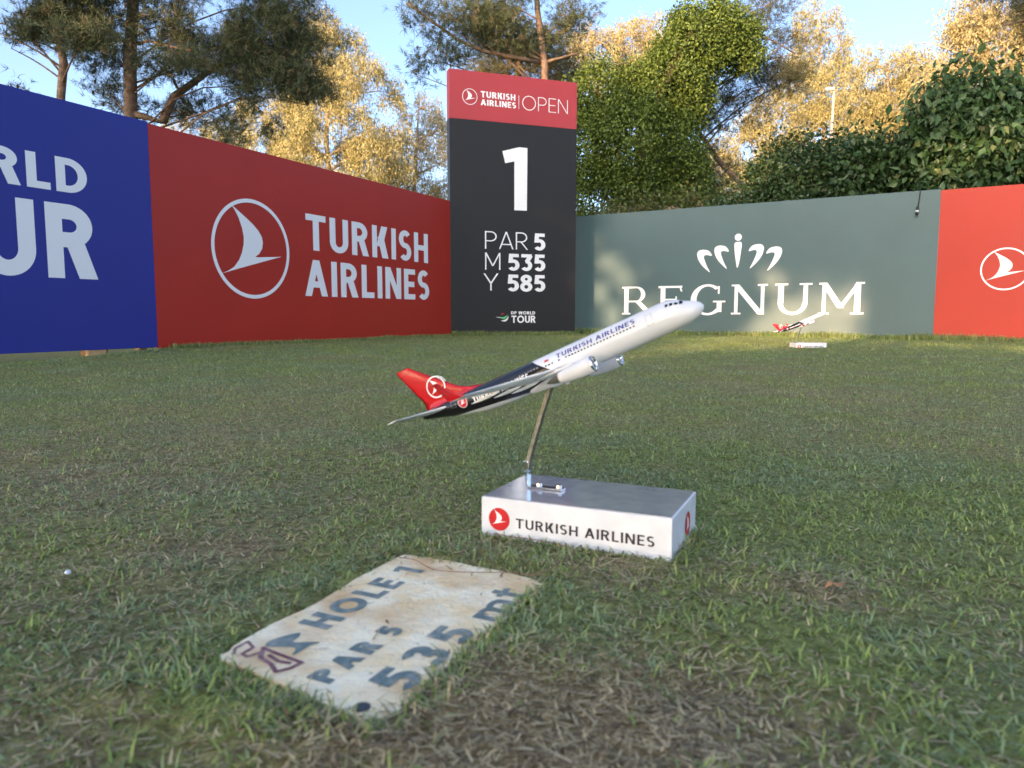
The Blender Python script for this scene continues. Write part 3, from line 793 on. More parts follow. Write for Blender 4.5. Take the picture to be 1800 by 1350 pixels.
# black rear behind a slanting line, pale belly below a rising line
slant = mth('ADD', xs, mth('MULTIPLY', zs, 1.25))
rear = mth('SUBTRACT', 1.0, stp(slant, -.262))
belly = stp(mth('ADD', zs, mth('MULTIPLY', xs, .10)), -.0545)
fac = mth('MULTIPLY', rear, belly)
mx = N.new('ShaderNodeMix'); mx.data_type = 'RGBA'
mx.inputs['A'].default_value = (.66, .70, .76, 1); mx.inputs['B'].default_value = (.006, .006, .010, 1)
lk.new(fac, mx.inputs['Factor']); lk.new(mx.outputs['Result'], N['Principled BSDF'].inputs['Base Color'])

ST = [(0, -.25, -.25, .0), (.004, -.02, -.46, .20), (.012, .14, -.62, .37), (.025, .30, -.77, .55), (.045, .50, -.89, .73), (.062, .74, -.94, .84), (.085, .92, -.98, .94), (.11, .99, -1, .985), (.14, 1, -1, 1), (.30, 1, -1, 1), (.5, 1, -1, 1), (.68, 1, -1, 1),
      (.76, 1, -.84, .97), (.84, .985, -.52, .82), (.91, .93, -.12, .55), (.96, .84, .16, .34), (.99, .76, .32, .20), (1.0, .70, .40, .10)]
ts = np.array([s[0] for s in ST])
def prof(t): return tuple(np.interp(t, ts, [s[i] for s in ST]) * PR for i in (1, 2, 3))
def fus_pt(x, ang, lift=0.0):
    """point on the skin; ang from the starboard horizontal, up positive"""
    zt, zb, hw = prof(-x / PL); zc = (zt + zb) / 2; hz = (zt - zb) / 2
    return (x, -(hw + lift) * cos(ang), zc + (hz + lift) * sin(ang))
def airfoil(chord, thick, n=10):
    P = []
    for i in range(n + 1):
        t = i / n; y = thick * (1.4 * math.sqrt(max(t, 0)) * (1 - t) * 1.02 + .04 * (1 - t)) * .55
        P.append((t * chord, y))
    return [(-a, b) for a, b in P] + [(-a, -b * .75) for a, b in P[-2:0:-1]]
def wing_mesh(secs, n=10):
    """loft of (leading edge point, chord, thickness, up-vector) stations"""
    V, Fc = [], []
    for (le, ch, th, upv) in secs:
        for a, b in airfoil(ch, th, n):
            V.append((le[0] + a, le[1] + upv[1] * b, le[2] + upv[2] * b))
    m = 2 * n
    for i in range(len(secs) - 1):
        for k in range(m):
            k2 = (k + 1) % m
            Fc.append((i * m + k, i * m + k2, (i + 1) * m + k2, (i + 1) * m + k))
    Fc.append(tuple(range(m))); Fc.append(tuple(range(len(secs) * m - 1, (len(secs) - 1) * m - 1, -1)))
    return V, Fc
def lathe_x(prof_, n=24):
    V, Fc = [], []
    for x, r_ in prof_:
        for k in range(n): V.append((x, r_ * cos(2 * pi * k / n), r_ * sin(2 * pi * k / n)))
    for i in range(len(prof_) - 1):
        for k in range(n):
            k2 = (k + 1) % n
            Fc.append((i * n + k, i * n + k2, (i + 1) * n + k2, (i + 1) * n + k))
    return V, Fc
def sub(name, V, Fc, mat, parent, smooth=True, loc=None):
    o = mesh(name, V, Fc, mat, parent, smooth)
    if loc is not None: o.location = loc
    return o

def make_airliner(loc, rz, scale, label):
    root = empty('airliner_model', (loc[0], loc[1], loc[2]), (0, 0, rz))
    root.scale = (scale,) * 3
    tag(root, label, 'model airliner', 'airliner models used as tee markers')
    # block: local x along the front, y to the back
    bm = bmesh.new(); add_box(bm, (BOX_L / 2, BOX_W / 2, BOX_H / 2 - .006), (BOX_L, BOX_W, BOX_H + .012), 0, .0012)
    blk = bm_obj('block', bm, M['base_white'], root)
    bm = bmesh.new(); add_box(bm, (BOX_L / 2, BOX_W / 2, BOX_H + .0008), (BOX_L - .005, BOX_W - .005, .0012), 0, .0003)
    bm_obj('top_plate', bm, M['base_top'], root)
    fr = lambda u, v, l: (u, -.0006 - l, v)
    print_mesh('emblem', disc(.0325, .0318, .0188), M['ink_red'], fr, blk, layer=.0002)
    print_mesh('emblem_bird', bird(.0325, .0318, .0185), M['print_white'], fr, blk, layer=.0004)
    print_words('lettering', fit_words('TURKISH AIRLINES', .062, .287, .0210, .0370, w=.17, k=.96, track=.15, space=.36), M['ink_dark'], fr, blk, layer=.0001)
    sd_ = lambda u, v, l: (BOX_L + .0006 + l, u, v)
    print_mesh('emblem', disc(.112, .0290, .0200), M['ink_red'], sd_, blk, layer=.0002)
    print_mesh('emblem_bird', bird(.112, .0290, .0195), M['print_white'], sd_, blk, layer=.0004)
    # bracket and rod
    bm = bmesh.new()
    add_box(bm, (.078, .086, BOX_H + .0036), (.066, .016, .003), 0, .0006)
    add_box(bm, (.0455, .086, BOX_H + .018), (.003, .016, .030), 0, .0006)
    br = bm_obj('bracket', bm, M['chrome'], root)
    for x in (.066, .102):
        V_, F_ = tube([(x, .086, BOX_H + .005), (x, .086, BOX_H + .0105)], [.0052, .0044], 8); sub('screw', V_, F_, M['chrome'], br, False)
    bm = bmesh.new(); add_box(bm, (.0440, .086, BOX_H + .038), (.0095, .015, .020), 0, .002); bm_obj('clamp', bm, M['chrome'], root)
    rod = [(.0450, .086, BOX_H + .030), (.0480, .086, .118), (.060, .086, .160), (.0745, .086, .206), (.090, .086, .252)]
    V, Fc = [], []
    for i, p in enumerate(rod):
        dx, dz = .0020, -.0006
        for (aa, bb) in ((-dx, -.0065), (dx, -.0065), (dx, .0065), (-dx, .0065)): V.append((p[0] + aa * 1.6, p[1] + bb, p[2]))
    for i in range(len(rod) - 1):
        for k in range(4): Fc.append((i * 4 + k, i * 4 + (k + 1) % 4, i * 4 + 4 + (k + 1) % 4, i * 4 + 4 + k))
    sub('stand_rod', V, Fc, M['steel'], root, False)
    # aircraft frame: nose at the origin, x forward
    PM = Matrix.Translation((.331, .086, .3815)) @ Matrix.Rotation(-RAD(24.2), 4, 'Y')
    def part(name, V, Fc, mat, smooth=True):
        o = mesh(name, V, Fc, mat, root, smooth); o.matrix_local = PM; return o
    # fuselage
    TS = sorted(set(list(np.linspace(0, .14, 30)) + list(np.linspace(.14, .7, 12)) + list(np.linspace(.7, 1, 26)) + [.001, .002]))
    V, Fc = [], []; n = 40
    for t in TS:
        zt, zb, hw = prof(t); zc = (zt + zb) / 2; hz = max((zt - zb) / 2, 1e-5); hw = max(hw, 1e-5)
        for k in range(n):
            a_ = 2 * pi * k / n; V.append((-t * PL, hw * cos(a_), zc + hz * sin(a_)))
    for i in range(len(TS) - 1):
        for k in range(n):
            k2 = (k + 1) % n; Fc.append((i * n + k, (i + 1) * n + k, (i + 1) * n + k2, i * n + k2))
    Fc.append(tuple(range(n))); Fc.append(tuple(range(len(TS) * n - 1, (len(TS) - 1) * n - 1, -1)))
    fus = part('fuselage', V, Fc, M['fuselage'])
    def skin(name, polys, mat, side=1, lift=.00025, layer=.00006, base=0):
        """print wrapped on the skin: u = -x station (m), v = angle (rad)"""
        V, Fc = [], []
        fine = []
        for j, p in polys:                       # tall strokes are cut up so that they follow the round skin
            ext = max(b for a, b in p) - min(b for a, b in p)
            if len(p) == 4 and ext > .06:
                k = int(ext / .05) + 1; p = [np.array(q) for q in p]
                fine += [(j, [p[0] + (p[3] - p[0]) * i / k, p[1] + (p[2] - p[1]) * i / k, p[1] + (p[2] - p[1]) * (i + 1) / k, p[0] + (p[3] - p[0]) * (i + 1) / k]) for i in range(k)]
            else: fine.append((j, p))
        for j, p in fine:
            o = len(V)
            for a, b in p:
                q = fus_pt(-a, b, lift + (j + base) * layer); V.append((q[0], q[1] * side, q[2]))
            Fc.append(tuple(range(o, o + len(p))))
        o = mesh(name, V, Fc, mat, fus); return o
    def skin_text(s, x0, x1, a0, a1, mat, side, **k2):
        """x0 = rear end, x1 = front end (stations from the nose); reads left to right on either side"""
        f_ = (lambda a: x0 + (x1 - x0) * a) if side > 0 else (lambda a: x1 + (x0 - x1) * a)
        for P in fit_words(s, 0, 1, a0, a1, **k2): skin('lettering', [(j, [(f_(a), b) for a, b in p]) for j, p in P], mat, side)
    for side in (1, -1):
        skin_text('TURKISH AIRLINES', .455 * PL, .190 * PL, .40, .76, M['ink_blue'], side, w=.19, k=.98, track=.15, space=.34)
        skin_text('TURKISH AIRLINES', .775 * PL, .560 * PL, -.12, .30, M['print_white'], side, w=.21, k=.98, track=.15, space=.30)
        st_ = list(np.arange(.196, .425, .0108)) + [.448] + [.472, .4835, .495, .508]
        for t in st_:
            x = t * PL; s_ = .0015
            skin('window', [(0, [(x + s_, .185), (x - s_, .185), (x - s_, .285), (x + s_, .285)])], M['dark_glass'], side)
        for t in np.arange(.525, .60, .0108):
            x = t * PL; s_ = .0015
            skin('window', [(0, [(x + s_, .315), (x - s_, .315), (x - s_, .395), (x + s_, .395)])], M['panel_line'], side)
        # flag
        skin('flag', [(0, G_rect(.482 * PL, .50, .497 * PL, .66))], M['ink_red'], side)
        # doors as thin outlines, service hatch
        def outline(x0, x1, a0, a1, wx, wa, mat):
            skin('door', [(0, G_rect(x0, a0, x1, a0 + wa)), (0, G_rect(x0, a1 - wa, x1, a1)), (1, G_rect(x0, a0, x0 + wx, a1)), (1, G_rect(x1 - wx, a0, x1, a1))], mat, side)
        outline(.138 * PL, .158 * PL, -.14, .62, .0005, .02, M['panel_line'])
        outline(.845 * PL, .865 * PL, -.05, .75, .0005, .02, M['panel_line'])
        # cockpit windows
        for (x0, x1, a0, a1) in ((.058, .070, .62, .86), (.072, .083, .58, .84), (.085, .095, .56, .80)):
            skin('cockpit_window', [(0, [(x1 * PL, a0), (x0 * PL + .0012, a0 + .03), (x0 * PL, a1), (x1 * PL - .001, a1 + .02)])], M['dark_glass'], side, .0004)
        skin('cockpit_window', [(0, [(.056 * PL, .66), (.047 * PL, .80), (.047 * PL, 1.25), (.055 * PL, 1.2)])], M['dark_glass'], side, .0005)
        # rear roundel
        rr_ = .0098; f2 = lambda P: [(j, [(.815 * PL - a_ * rr_ * side, .20 + b_ * .52) for a_, b_ in p]) for j, p in P]
        skin('emblem', f2([(0, p) for rr2 in (1.0, .75, .5, .25) for p in G_arc(0, 0, rr2, rr2, 0, 360, .25, 36)]), M['ink_red'], side, .0004)
        skin('emblem', f2([(0, BIRD)] + ring(0, 0, 1.0, .10, 1, 36)), M['print_white'], side, .0008)
        # wing
        s = -side
        root_z = -.0125
        W_ = [((-.335 * PL, s * .006, root_z), .205 * PL, .016, (0, 0, 1)),
              ((-.375 * PL, s * .048 * PL, root_z + .001), .190 * PL, .014, (0, 0, 1)),
              ((-.450 * PL, s * .155 * PL, root_z + .0035), .124 * PL, .010, (0, -.05 * s, 1)),
              ((-.532 * PL, s * .290 * PL, root_z + .0065), .090 * PL, .0065, (0, -.05 * s, 1)),
              ((-.598 * PL, s * .395 * PL, root_z + .0090), .056 * PL, .0042, (0, -.05 * s, 1))]
        wv = wing_mesh(W_); wg = part('wing', *wv, M['silver'])
        wl = [((-.600 * PL, s * .396 * PL, root_z + .0093), .053 * PL, .0028, (0, -.6 * s, .8)),
              ((-.618 * PL, s * .410 * PL, root_z + .0165), .034 * PL, .0024, (0, -.95 * s, .3)),
              ((-.655 * PL, s * .418 * PL, root_z + .0405), .016 * PL, .0016, (0, -1 * s, .1))]
        sub('winglet', *wing_mesh(wl), M['tail_red'], wg)
        for yy, xx, zz in ((.13, -.540, -.0045), (.20, -.565, -.0025), (.28, -.598, -.0005)):
            V_, F_ = lathe_x([(.022, .0003), (.014, .0018), (0, .0026), (-.016, .0020), (-.030, .0003)], 10)
            sub('flap_fairing', [(a_ + xx * PL, b_ + s * yy * PL, c_ + root_z + zz) for a_, b_, c_ in V_], F_, M['silver'], wg)
        # engine
        ey, ez, ex_ = s * .128 * PL, -.0250, -.318 * PL
        rn = .0138
        V_, F_ = lathe_x([(-.062, rn * .62), (-.060, rn * .68), (-.045, rn * .88), (-.028, rn * 1.0), (-.012, rn * 1.02), (-.004, rn * .99)], 28)
        mv = lambda VV: [(a_ + ex_, b_ + ey, c_ * .96 + ez) for a_, b_, c_ in VV]
        en = part('engine', mv(V_), F_, M['plastic_white'])
        V_, F_ = lathe_x([(-.004, rn * .99), (-.0010, rn * .95), (0, rn * .88), (-.0012, rn * .80), (-.006, rn * .76), (-.012, rn * .76)], 28); sub('intake_ring', mv(V_), F_, M['chrome'], en)
        V_, F_ = lathe_x([(-.010, rn * .775), (-.0105, rn * .30)], 28); sub('fan', mv(V_), F_, M['fan'], en)
        for kb in range(14):
            a_ = 2 * pi * kb / 14
            q = [(-.0095, rn * .28, -.0008), (-.0082, rn * .74, -.0014), (-.0098, rn * .74, .0014), (-.0099, rn * .28, .0008)]
            sub('fan_blade', mv([(x_, y_ * cos(a_) - z_ * sin(a_), y_ * sin(a_) + z_ * cos(a_)) for x_, y_, z_ in q]), [(0, 1, 2, 3)], M['steel'], en, False)
        V_, F_ = lathe_x([(-.0045, .0002), (-.006, rn * .16), (-.0105, rn * .30)], 16); sub('spinner', mv(V_), F_, M['silver'], en)
        V_, F_ = lathe_x([(-.052, rn * .58), (-.062, rn * .56), (-.074, rn * .40), (-.080, rn * .22), (-.086, .0004)], 20); sub('exhaust_nozzle', mv(V_), F_, M['steel'], en)
        py = [((ex_ - .018, ey, ez + rn * .75), .085, .0035, (0, 1, 0)), ((ex_ - .040, ey, root_z + .004), .060, .0035, (0, 1, 0))]
        sub('pylon', *wing_mesh(py), M['plastic_white'], en)
        # tailplane
        H_ = [((-.865 * PL, s * .002, .013), .095 * PL, .008, (0, 0, 1)), ((-.895 * PL, s * .040 * PL, .0140), .082 * PL, .0085, (0, 0, 1)), ((-.985 * PL, s * .180 * PL, .0185), .038 * PL, .0040, (0, -.1 * s, 1))]
        part('tailplane', *wing_mesh(H_), M['silver'])
    # wing-body fairing and navigation bump
    V_, F_ = lathe_x([(-.30 * PL, .0005), (-.34 * PL, .010), (-.40 * PL, .0165), (-.50 * PL, .0175), (-.58 * PL, .012), (-.63 * PL, .0005)], 24)
    part('belly_fairing', [(a_, b_ * 1.25, c_ * .75 - .0175) for a_, b_, c_ in V_], F_, M['silver'])
    # nose gear-less antenna blade under the belly
    part('antenna', *wing_mesh([((-.455 * PL, 0, -.0285), .012, .0012, (0, 1, 0)), ((-.462 * PL, 0, -.0345), .006, .0008, (0, 1, 0))]), M['plastic_white'])
    # fin with forward fillet
    zt = PR * .98
    FN = [((-.715 * PL, 0, zt - .002), .265 * PL, .0040, (0, 1, 0)), ((-.795 * PL, 0, zt + .008), .182 * PL, .0070, (0, 1, 0)), ((-.832 * PL, 0, zt + .017), .150 * PL, .0068, (0, 1, 0)), ((-.985 * PL, 0, zt + .084), .057 * PL, .0030, (0, 1, 0)), ((-.992 * PL, 0, zt + .0862), .040 * PL, .0012, (0, 1, 0))]
    fn = part('tail_fin', *wing_mesh(FN), M['tail_red'])
    for side in (1, -1):
        fp = lambda u, v, l: (u, -side * (.0040 - max(0, (v - .040)) * .022 + l), v)
        cu, cv, rr_ = -.908 * PL, zt + .031, .0200
        B_ = [(1, [(cu - a_ * rr_ * (1 if side < 0 else -1), cv + b_ * rr_) for a_, b_ in BIRD])]
        print_mesh('fin_emblem', ring(cu, cv, rr_, .0024, 0, 48) + B_, M['print_white'], fp, fn, layer=.0001)
    return root

ROT = math.atan2(BE1[1], BE1[0])
A1 = make_airliner((BOX_A[0], BOX_A[1], 0), ROT, 1.0, 'near airliner model climbing over white block in the foreground beside the slab')
mk = gnd(1425, 611)
A2 = make_airliner((mk[0] - .175, mk[1] - .02, -.020), RAD(-1), 1.10, 'small far airliner model on white block before the grey green board')

# ------------------------------------------------------------------ small litter
q = gnd(1463, 1046)
V = [(-.012, -.004, .006), (-.004, .006, .011), (.010, .005, .008), (.016, .0, .012), (.006, -.007, .009), (-.003, -.007, .013)]
lf = mesh('fallen_leaf', V + [(a_, b_, c_ - .0006) for a_, b_, c_ in V], [(0, 1, 5), (1, 2, 4, 5), (2, 3, 4), (11, 7, 6), (11, 10, 8, 7), (10, 9, 8)] + [(i, (i + 1) % 6, (i + 1) % 6 + 6, i + 6) for i in range(6)], principled('dry_leaf', (.42, .21, .10), .7), None)
lf.location = (q[0], q[1], float(ground_z(q[0], q[1])) + .004); tag(lf, 'dry orange brown leaf lying on the turf right of the block', 'leaf')
q = gnd(120, 1020)
bm = bmesh.new(); bmesh.ops.create_icosphere(bm, subdivisions=2, radius=.0042)
for v_ in bm.verts: v_.co *= 1 + .25 * (random.random() - .5); v_.co.z *= .7
sc_ = bm_obj('litter_scrap', bm, principled('pale_blue_scrap', (.62, .70, .80), .5), None)
sc_.location = (q[0], q[1], float(ground_z(q[0], q[1])) + .012); tag(sc_, 'tiny pale blue scrap lying in the turf at the left', 'litter')
pts = []
for px, py, z in ((706, 975, .013), (730, 984, .0115), (760, 1000, .0105), (800, 1005, .0105), (850, 1006, .011), (900, 1006, .012), (945, 1010, .014), (980, 990, .016), (1010, 968, .018), (960, 952, .020), (900, 944, .020), (850, 940, .018)):
    d = gnd(px, py) * (1 - z / CAM_H); pts.append((d[0], d[1], z))
V_, F_ = tube([tuple(p) for p in smooth_poly(pts, 4)[:-4]], .0006, 5)
tag(mesh('thin_cord', V_, F_, principled('reddish_cord', (.16, .07, .06), .6), None, True), 'thin reddish cord lying between the slab and the white block', 'cord')

# ------------------------------------------------------------------ trees
M['bark_pine'] = mottled('pine_bark', (.13, .085, .06), (.24, .17, .125), 9, .9, .1, .8, 30)
M['bark_pale'] = mottled('pale_bark', (.26, .19, .13), (.42, .33, .24), 7, .85, .1, .5, 24)
M['leaf'] = tinted('leaves', .55, .3, .30)
M['needle'] = tinted('pine_needles', .6, .25, .12)
M['big_leaf'] = tinted('broad_leaves', .42, .4, .22)
M['cone'] = principled('pine_cone', (.06, .04, .03), .85)

def leaf_arrays(Cn, D, Nn, Ln, Wd, C, fold=.25):
    n = len(Cn)
    D = D / (np.linalg.norm(D, axis=1, keepdims=True) + 1e-9)
    S = np.cross(D, Nn); S /= (np.linalg.norm(S, axis=1, keepdims=True) + 1e-9)
    Nv = np.cross(S, D)
    V = np.empty((n, 4, 3))
    V[:, 0] = Cn; V[:, 2] = Cn + D * Ln[:, None]
    m = Cn + D * (Ln * .45)[:, None] + Nv * (Wd * fold)[:, None]
    V[:, 1] = m - S * (Wd * .5)[:, None]; V[:, 3] = m + S * (Wd * .5)[:, None]
    o = (np.arange(n) * 4)[:, None]
    T = np.concatenate([o + np.array((0, 1, 2)), o + np.array((0, 2, 3))])
    return V.reshape(-1, 3), T, np.repeat(C, 4, 0)
def needle_arrays(Cn, D, Ln, Wd, C):
    n = len(Cn)
    D = D / (np.linalg.norm(D, axis=1, keepdims=True) + 1e-9)
    S = np.cross(D, rng.normal(size=(n, 3))); S /= (np.linalg.norm(S, axis=1, keepdims=True) + 1e-9)
    V = np.empty((n, 3, 3)); V[:, 0] = Cn - S * (Wd * .5)[:, None]; V[:, 1] = Cn + S * (Wd * .5)[:, None]; V[:, 2] = Cn + D * Ln[:, None]
    return V.reshape(-1, 3), np.arange(n * 3).reshape(n, 3), np.repeat(C, 3, 0)
def lobe(px, py, rx, ry, Y, dy=0.0, dens=1.0):
    """ellipsoid lobe: picture position and size turned into metres at depth Y + dy"""
    Yq = Y + dy; s = Yq / 1250.0
    return (at(px, py, Yq), np.array((rx * s, (rx + ry) * .5 * s, ry * s)), dens)
def sample_lobes(lobes, n, shell=.5, gate=.0, gs=1.6, seed=1):
    wts = np.array([np.prod(l[1]) ** (2 / 3) * l[2] for l in lobes]); wts /= wts.sum()
    k = rng.choice(len(lobes), n, p=wts)
    d = rng.normal(size=(n, 3)); d /= np.linalg.norm(d, axis=1, keepdims=True)
    rad = rng.random(n) ** (1 / 3) * (1 - shell) + shell * (.75 + .3 * rng.random(n))
    Cc = np.array([l[0] for l in lobes]); Rr = np.array([l[1] for l in lobes])
    P = Cc[k] + d * rad[:, None] * Rr[k]
    if gate > 0:
        g_ = fbm(P[:, 0] * gs + P[:, 1] * .7, P[:, 2] * gs - P[:, 1] * .5, seed, 2)
        m = g_ > gate; P, d, k = P[m], d[m], k[m]
    return P, d, k
def curve_pts(a, b, sag=.12, n=6, jit=.06):
    a, b = np.array(a, float), np.array(b, float); Ld = np.linalg.norm(b - a)
    off = rng.normal(size=3) * jit * Ld
    return [tuple(a + (b - a) * t + off * sin(pi * t) + np.array((0, 0, sag * Ld * sin(pi * t)))) for t in np.linspace(0, 1, n)]
def skeleton(root, trunk, trad, lobes, bark, P=None, twigs=40, limb_r=.05):
    A_ = Acc(); A_.add(tube(trunk, trad, 10)); A_.build('trunk', bark, root)
    tr = np.array(trunk)
    B_ = Acc()
    for l in lobes:
        h = l[0][2] - np.linalg.norm(l[0][:2] - tr[-1][:2]) * .55
        i = int(np.clip(np.searchsorted(tr[:, 2], h), 1, len(tr) - 1))
        z0, z1 = tr[i - 1][2], tr[i][2]; t = np.clip((h - z0) / max(z1 - z0, 1e-6), 0, 1)
        st = tr[i - 1] * (1 - t) + tr[i] * t
        pts = curve_pts(st, l[0], .06); B_.add(tube(pts, list(np.linspace(limb_r, limb_r * .35, len(pts))), 6))
    if P is not None and len(P):
        Cc = np.array([l[0] for l in lobes])
        for p in P[rng.choice(len(P), min(twigs, len(P)), replace=False)]:
            c_ = Cc[np.argmin(((Cc - p) ** 2).sum(1))]
            pts = curve_pts(c_, p, .05, 5, .09); B_.add(tube(pts, list(np.linspace(limb_r * .34, limb_r * .08, 5)), 4, False))
    B_.build('branches', bark, root)
def new_tree(name, base, label, group='trees behind the boards'):
    e = empty(name, tuple(base)); tag(e, label, 'tree', group); return e
def rel(base, P): return np.asarray(P, float) - np.array(base, float)

def leafy_tree(name, label, base, trunk, trad, lobes, nclu, nleaf, sig, ll, lw, cols, droop=.0, shell=.45, gate=0.0, gs=1.6, bark='bark_pale', mat='leaf', twigs=60, limb_r=.06, up=.2, seed=1, group='trees behind the boards', outward=.5, strand=0.0, lvar=.8):
    root = new_tree(name, base, label, group)
    P, d, k = sample_lobes(lobes, nclu, shell, gate, gs, seed)
    skeleton(root, [tuple(rel(base, t)) for t in trunk], trad, [(rel(base, l[0]), l[1], l[2]) for l in lobes], M[bark], rel(base, P), twigs, limb_r)
    n = len(P) * nleaf
    Cn = np.repeat(P, nleaf, 0) + rng.normal(size=(n, 3)) * sig * np.array((1, 1, .8 + droop))
    if strand:
        Cn = np.repeat(P, nleaf, 0) + rng.normal(size=(n, 3)) * np.array((.11, .11, .05)); hang = rng.random(n) ** .8 * np.repeat(.35 + .75 * rng.random(len(P)), nleaf)
        Cn[:, 2] -= hang * strand; Cn[:, 0] += np.repeat(rng.normal(size=len(P)) * .12, nleaf) * hang
    out = np.repeat(d, nleaf, 0)
    D = out * .35 + rng.normal(size=(n, 3)) * .8 + np.array((0, 0, -droop * 1.8 + .05))
    Nn = out * outward + rng.normal(size=(n, 3)) * .7 + np.array((0, 0, up))
    cl = np.repeat(rng.random(len(P)), nleaf)                      # each clump leans to one tint
    t = np.clip(cl * .6 + rng.random(n) * .4, 0, 1)[:, None]
    C = np.array(cols[0]) * (1 - t) + np.array(cols[1]) * t
    m = rng.random(n) < .08; C[m] = cols[2]
    C = C * (.8 + .4 * rng.random((n, 1)))
    V, T, Cv = leaf_arrays(rel(base, Cn), D, Nn, ll * (1 - lvar / 2 + lvar * rng.random(n)), lw * (1 - lvar / 2 + lvar * rng.random(n)), C)
    np_mesh('crown', V, T, Cv, M[mat], root)
    return root
def pine_tree(name, label, base, trunk, trad, lobes, nclu, tufts, ned, sig, nl, cols, extra=(), gate=0.0, seed=1, twigs=140, limb_r=.07, wd=.007, cones=60, group='trees behind the boards', shell=.3):
    root = new_tree(name, base, label, group)
    P, d, k = sample_lobes(lobes, nclu, shell, gate, 1.2, seed)
    skeleton(root, [tuple(rel(base, t)) for t in trunk], trad, [(rel(base, l[0]), l[1], l[2]) for l in lobes], M['bark_pine'], rel(base, P), twigs, limb_r)
    for pts, rr_ in extra:
        V_, F_ = tube([tuple(rel(base, p)) for p in pts], list(np.linspace(rr_, rr_ * .4, len(pts))), 8); mesh('limb', V_, F_, M['bark_pine'], root, True)
    n1 = len(P) * tufts
    tc_ = np.repeat(P, tufts, 0) + rng.normal(size=(n1, 3)) * sig * np.array((1, 1, .55))
    td = np.repeat(d, tufts, 0) * .5 + rng.normal(size=(n1, 3)) * .6 + np.array((0, 0, .25))
    n = n1 * ned
    Cn = np.repeat(tc_, ned, 0) + rng.normal(size=(n, 3)) * .02
    D = np.repeat(td, ned, 0) + rng.normal(size=(n, 3)) * .55
    t = np.clip(np.repeat(rng.random(n1), ned) * .7 + rng.random(n) * .3, 0, 1)[:, None]
    C = np.array(cols[0]) * (1 - t) + np.array(cols[1]) * t
    m = np.repeat(rng.random(n1) < .10, ned); C[m] = cols[2]
    V, T, Cv = needle_arrays(rel(base, Cn), D, nl * (.6 + .8 * rng.random(n)), wd * (.7 + .6 * rng.random(n)), C)
    np_mesh('crown', V, T, Cv, M['needle'], root)
    if cones:
        A_ = Acc()
        for p in tc_[rng.choice(n1, cones, replace=False)]:
            q = rel(base, p); A_.add(tube([q + (0, 0, .04), q + (0, 0, .01), q - (0, 0, .04)], [.008, .028, .010], 6))
        tag(A_.build('cones', M['cone'], root), kind='stuff')
    return root
PINE = [(.050, .070, .036), (.105, .125, .060), (.18, .14, .075)]
PINE2 = [(.075, .085, .035), (.15, .135, .055), (.22, .15, .07)]
GOLD = [(.23, .215, .085), (.46, .385, .165), (.13, .15, .075)]
GOLD2 = [(.28, .245, .110), (.50, .405, .20), (.17, .165, .09)]
IVY = [(.072, .120, .024), (.175, .235, .045), (.036, .066, .020)]
SHRUB = [(.024, .058, .020), (.062, .110, .034), (.10, .13, .05)]

def ground_base(px, Y): 
    p = at(px, 555, Y); return (p[0], Y, -.1)

# pines at the left
Yq = 13.5; b_ = ground_base(108, Yq)
tr = [b_] + [tuple(at(x, y, Yq)) for x, y in ((108, 400), (107, 170), (112, 110), (100, 55), (88, 10), (84, -60), (90, -140))]
pine_tree('pine_tree', 'thin dark pine with crooked reddish trunk above the blue board', b_, tr, [.10, .085, .072, .075, .062, .055, .045, .03],
          [lobe(40, 30, 70, 40, Yq, 0, 1.8), lobe(20, 85, 50, 30, Yq, .6, 1.6), lobe(0, 60, 45, 40, Yq, -.3, 2.6), lobe(50, 70, 40, 26, Yq, .3, 2.0), lobe(130, 25, 70, 38, Yq, .5, 1.6), lobe(150, 70, 50, 24, Yq, -.6, .8), lobe(90, -60, 120, 55, Yq), lobe(-60, 40, 60, 60, Yq), lobe(30, 150, 36, 12, Yq, 1, .5), lobe(-30, -70, 90, 60, Yq)],
          1150, 11, 10, .17, .14, PINE, gate=.34, seed=5, twigs=260, limb_r=.022, cones=90, wd=.010)
Yq = 14.5; b_ = ground_base(232, Yq)
tr = [b_] + [tuple(at(x, y, Yq)) for x, y in ((230, 300), (230, 200), (228, 100), (233, 30), (236, -40), (238, -160), (240, -260))]
ex = [([at(285, 215, Yq), at(305, 170, Yq + .1), at(340, 145, Yq + .2), at(375, 120, Yq + .4), at(420, 100, Yq + .6), at(470, 80, Yq + .8)], .085),
      ([at(312, 155, Yq), at(300, 130, Yq), at(285, 112, Yq), at(290, 95, Yq), at(310, 80, Yq)], .03),
      ([at(230, 200, Yq), at(255, 205, Yq), at(285, 215, Yq)], .09),
      ([at(232, 80, Yq), at(260, 72, Yq - .2), at(300, 82, Yq - .3), at(340, 90, Yq - .3)], .03)]
pine_tree('pine_tree', 'tall dark pine with straight trunk above the blue and red seam', b_, tr, [.15, .13, .125, .12, .105, .10, .08, .05],
          [lobe(180, 90, 55, 35, Yq), lobe(300, 45, 75, 32, Yq), lobe(390, 90, 80, 45, Yq, .4, 1.3), lobe(470, 70, 75, 55, Yq, .7, 1.5), lobe(530, 120, 55, 60, Yq, .9, 1.5), lobe(480, 160, 70, 45, Yq, .5, 1.5), lobe(540, 185, 38, 35, Yq, .7, 1.2), lobe(300, 110, 60, 26, Yq, -.5), lobe(195, 165, 45, 25, Yq, .3, .7),
           lobe(260, 195, 60, 16, Yq, .8, .8), lobe(360, 195, 60, 28, Yq, .8, .9), lobe(430, 230, 55, 22, Yq, .5, .9), lobe(300, -60, 140, 60, Yq), lobe(500, 10, 60, 35, Yq, .8), lobe(180, -70, 90, 60, Yq)],
          1450, 11, 10, .17, .15, PINE, ex, gate=.40, seed=9, twigs=380, limb_r=.022, cones=150, wd=.010)
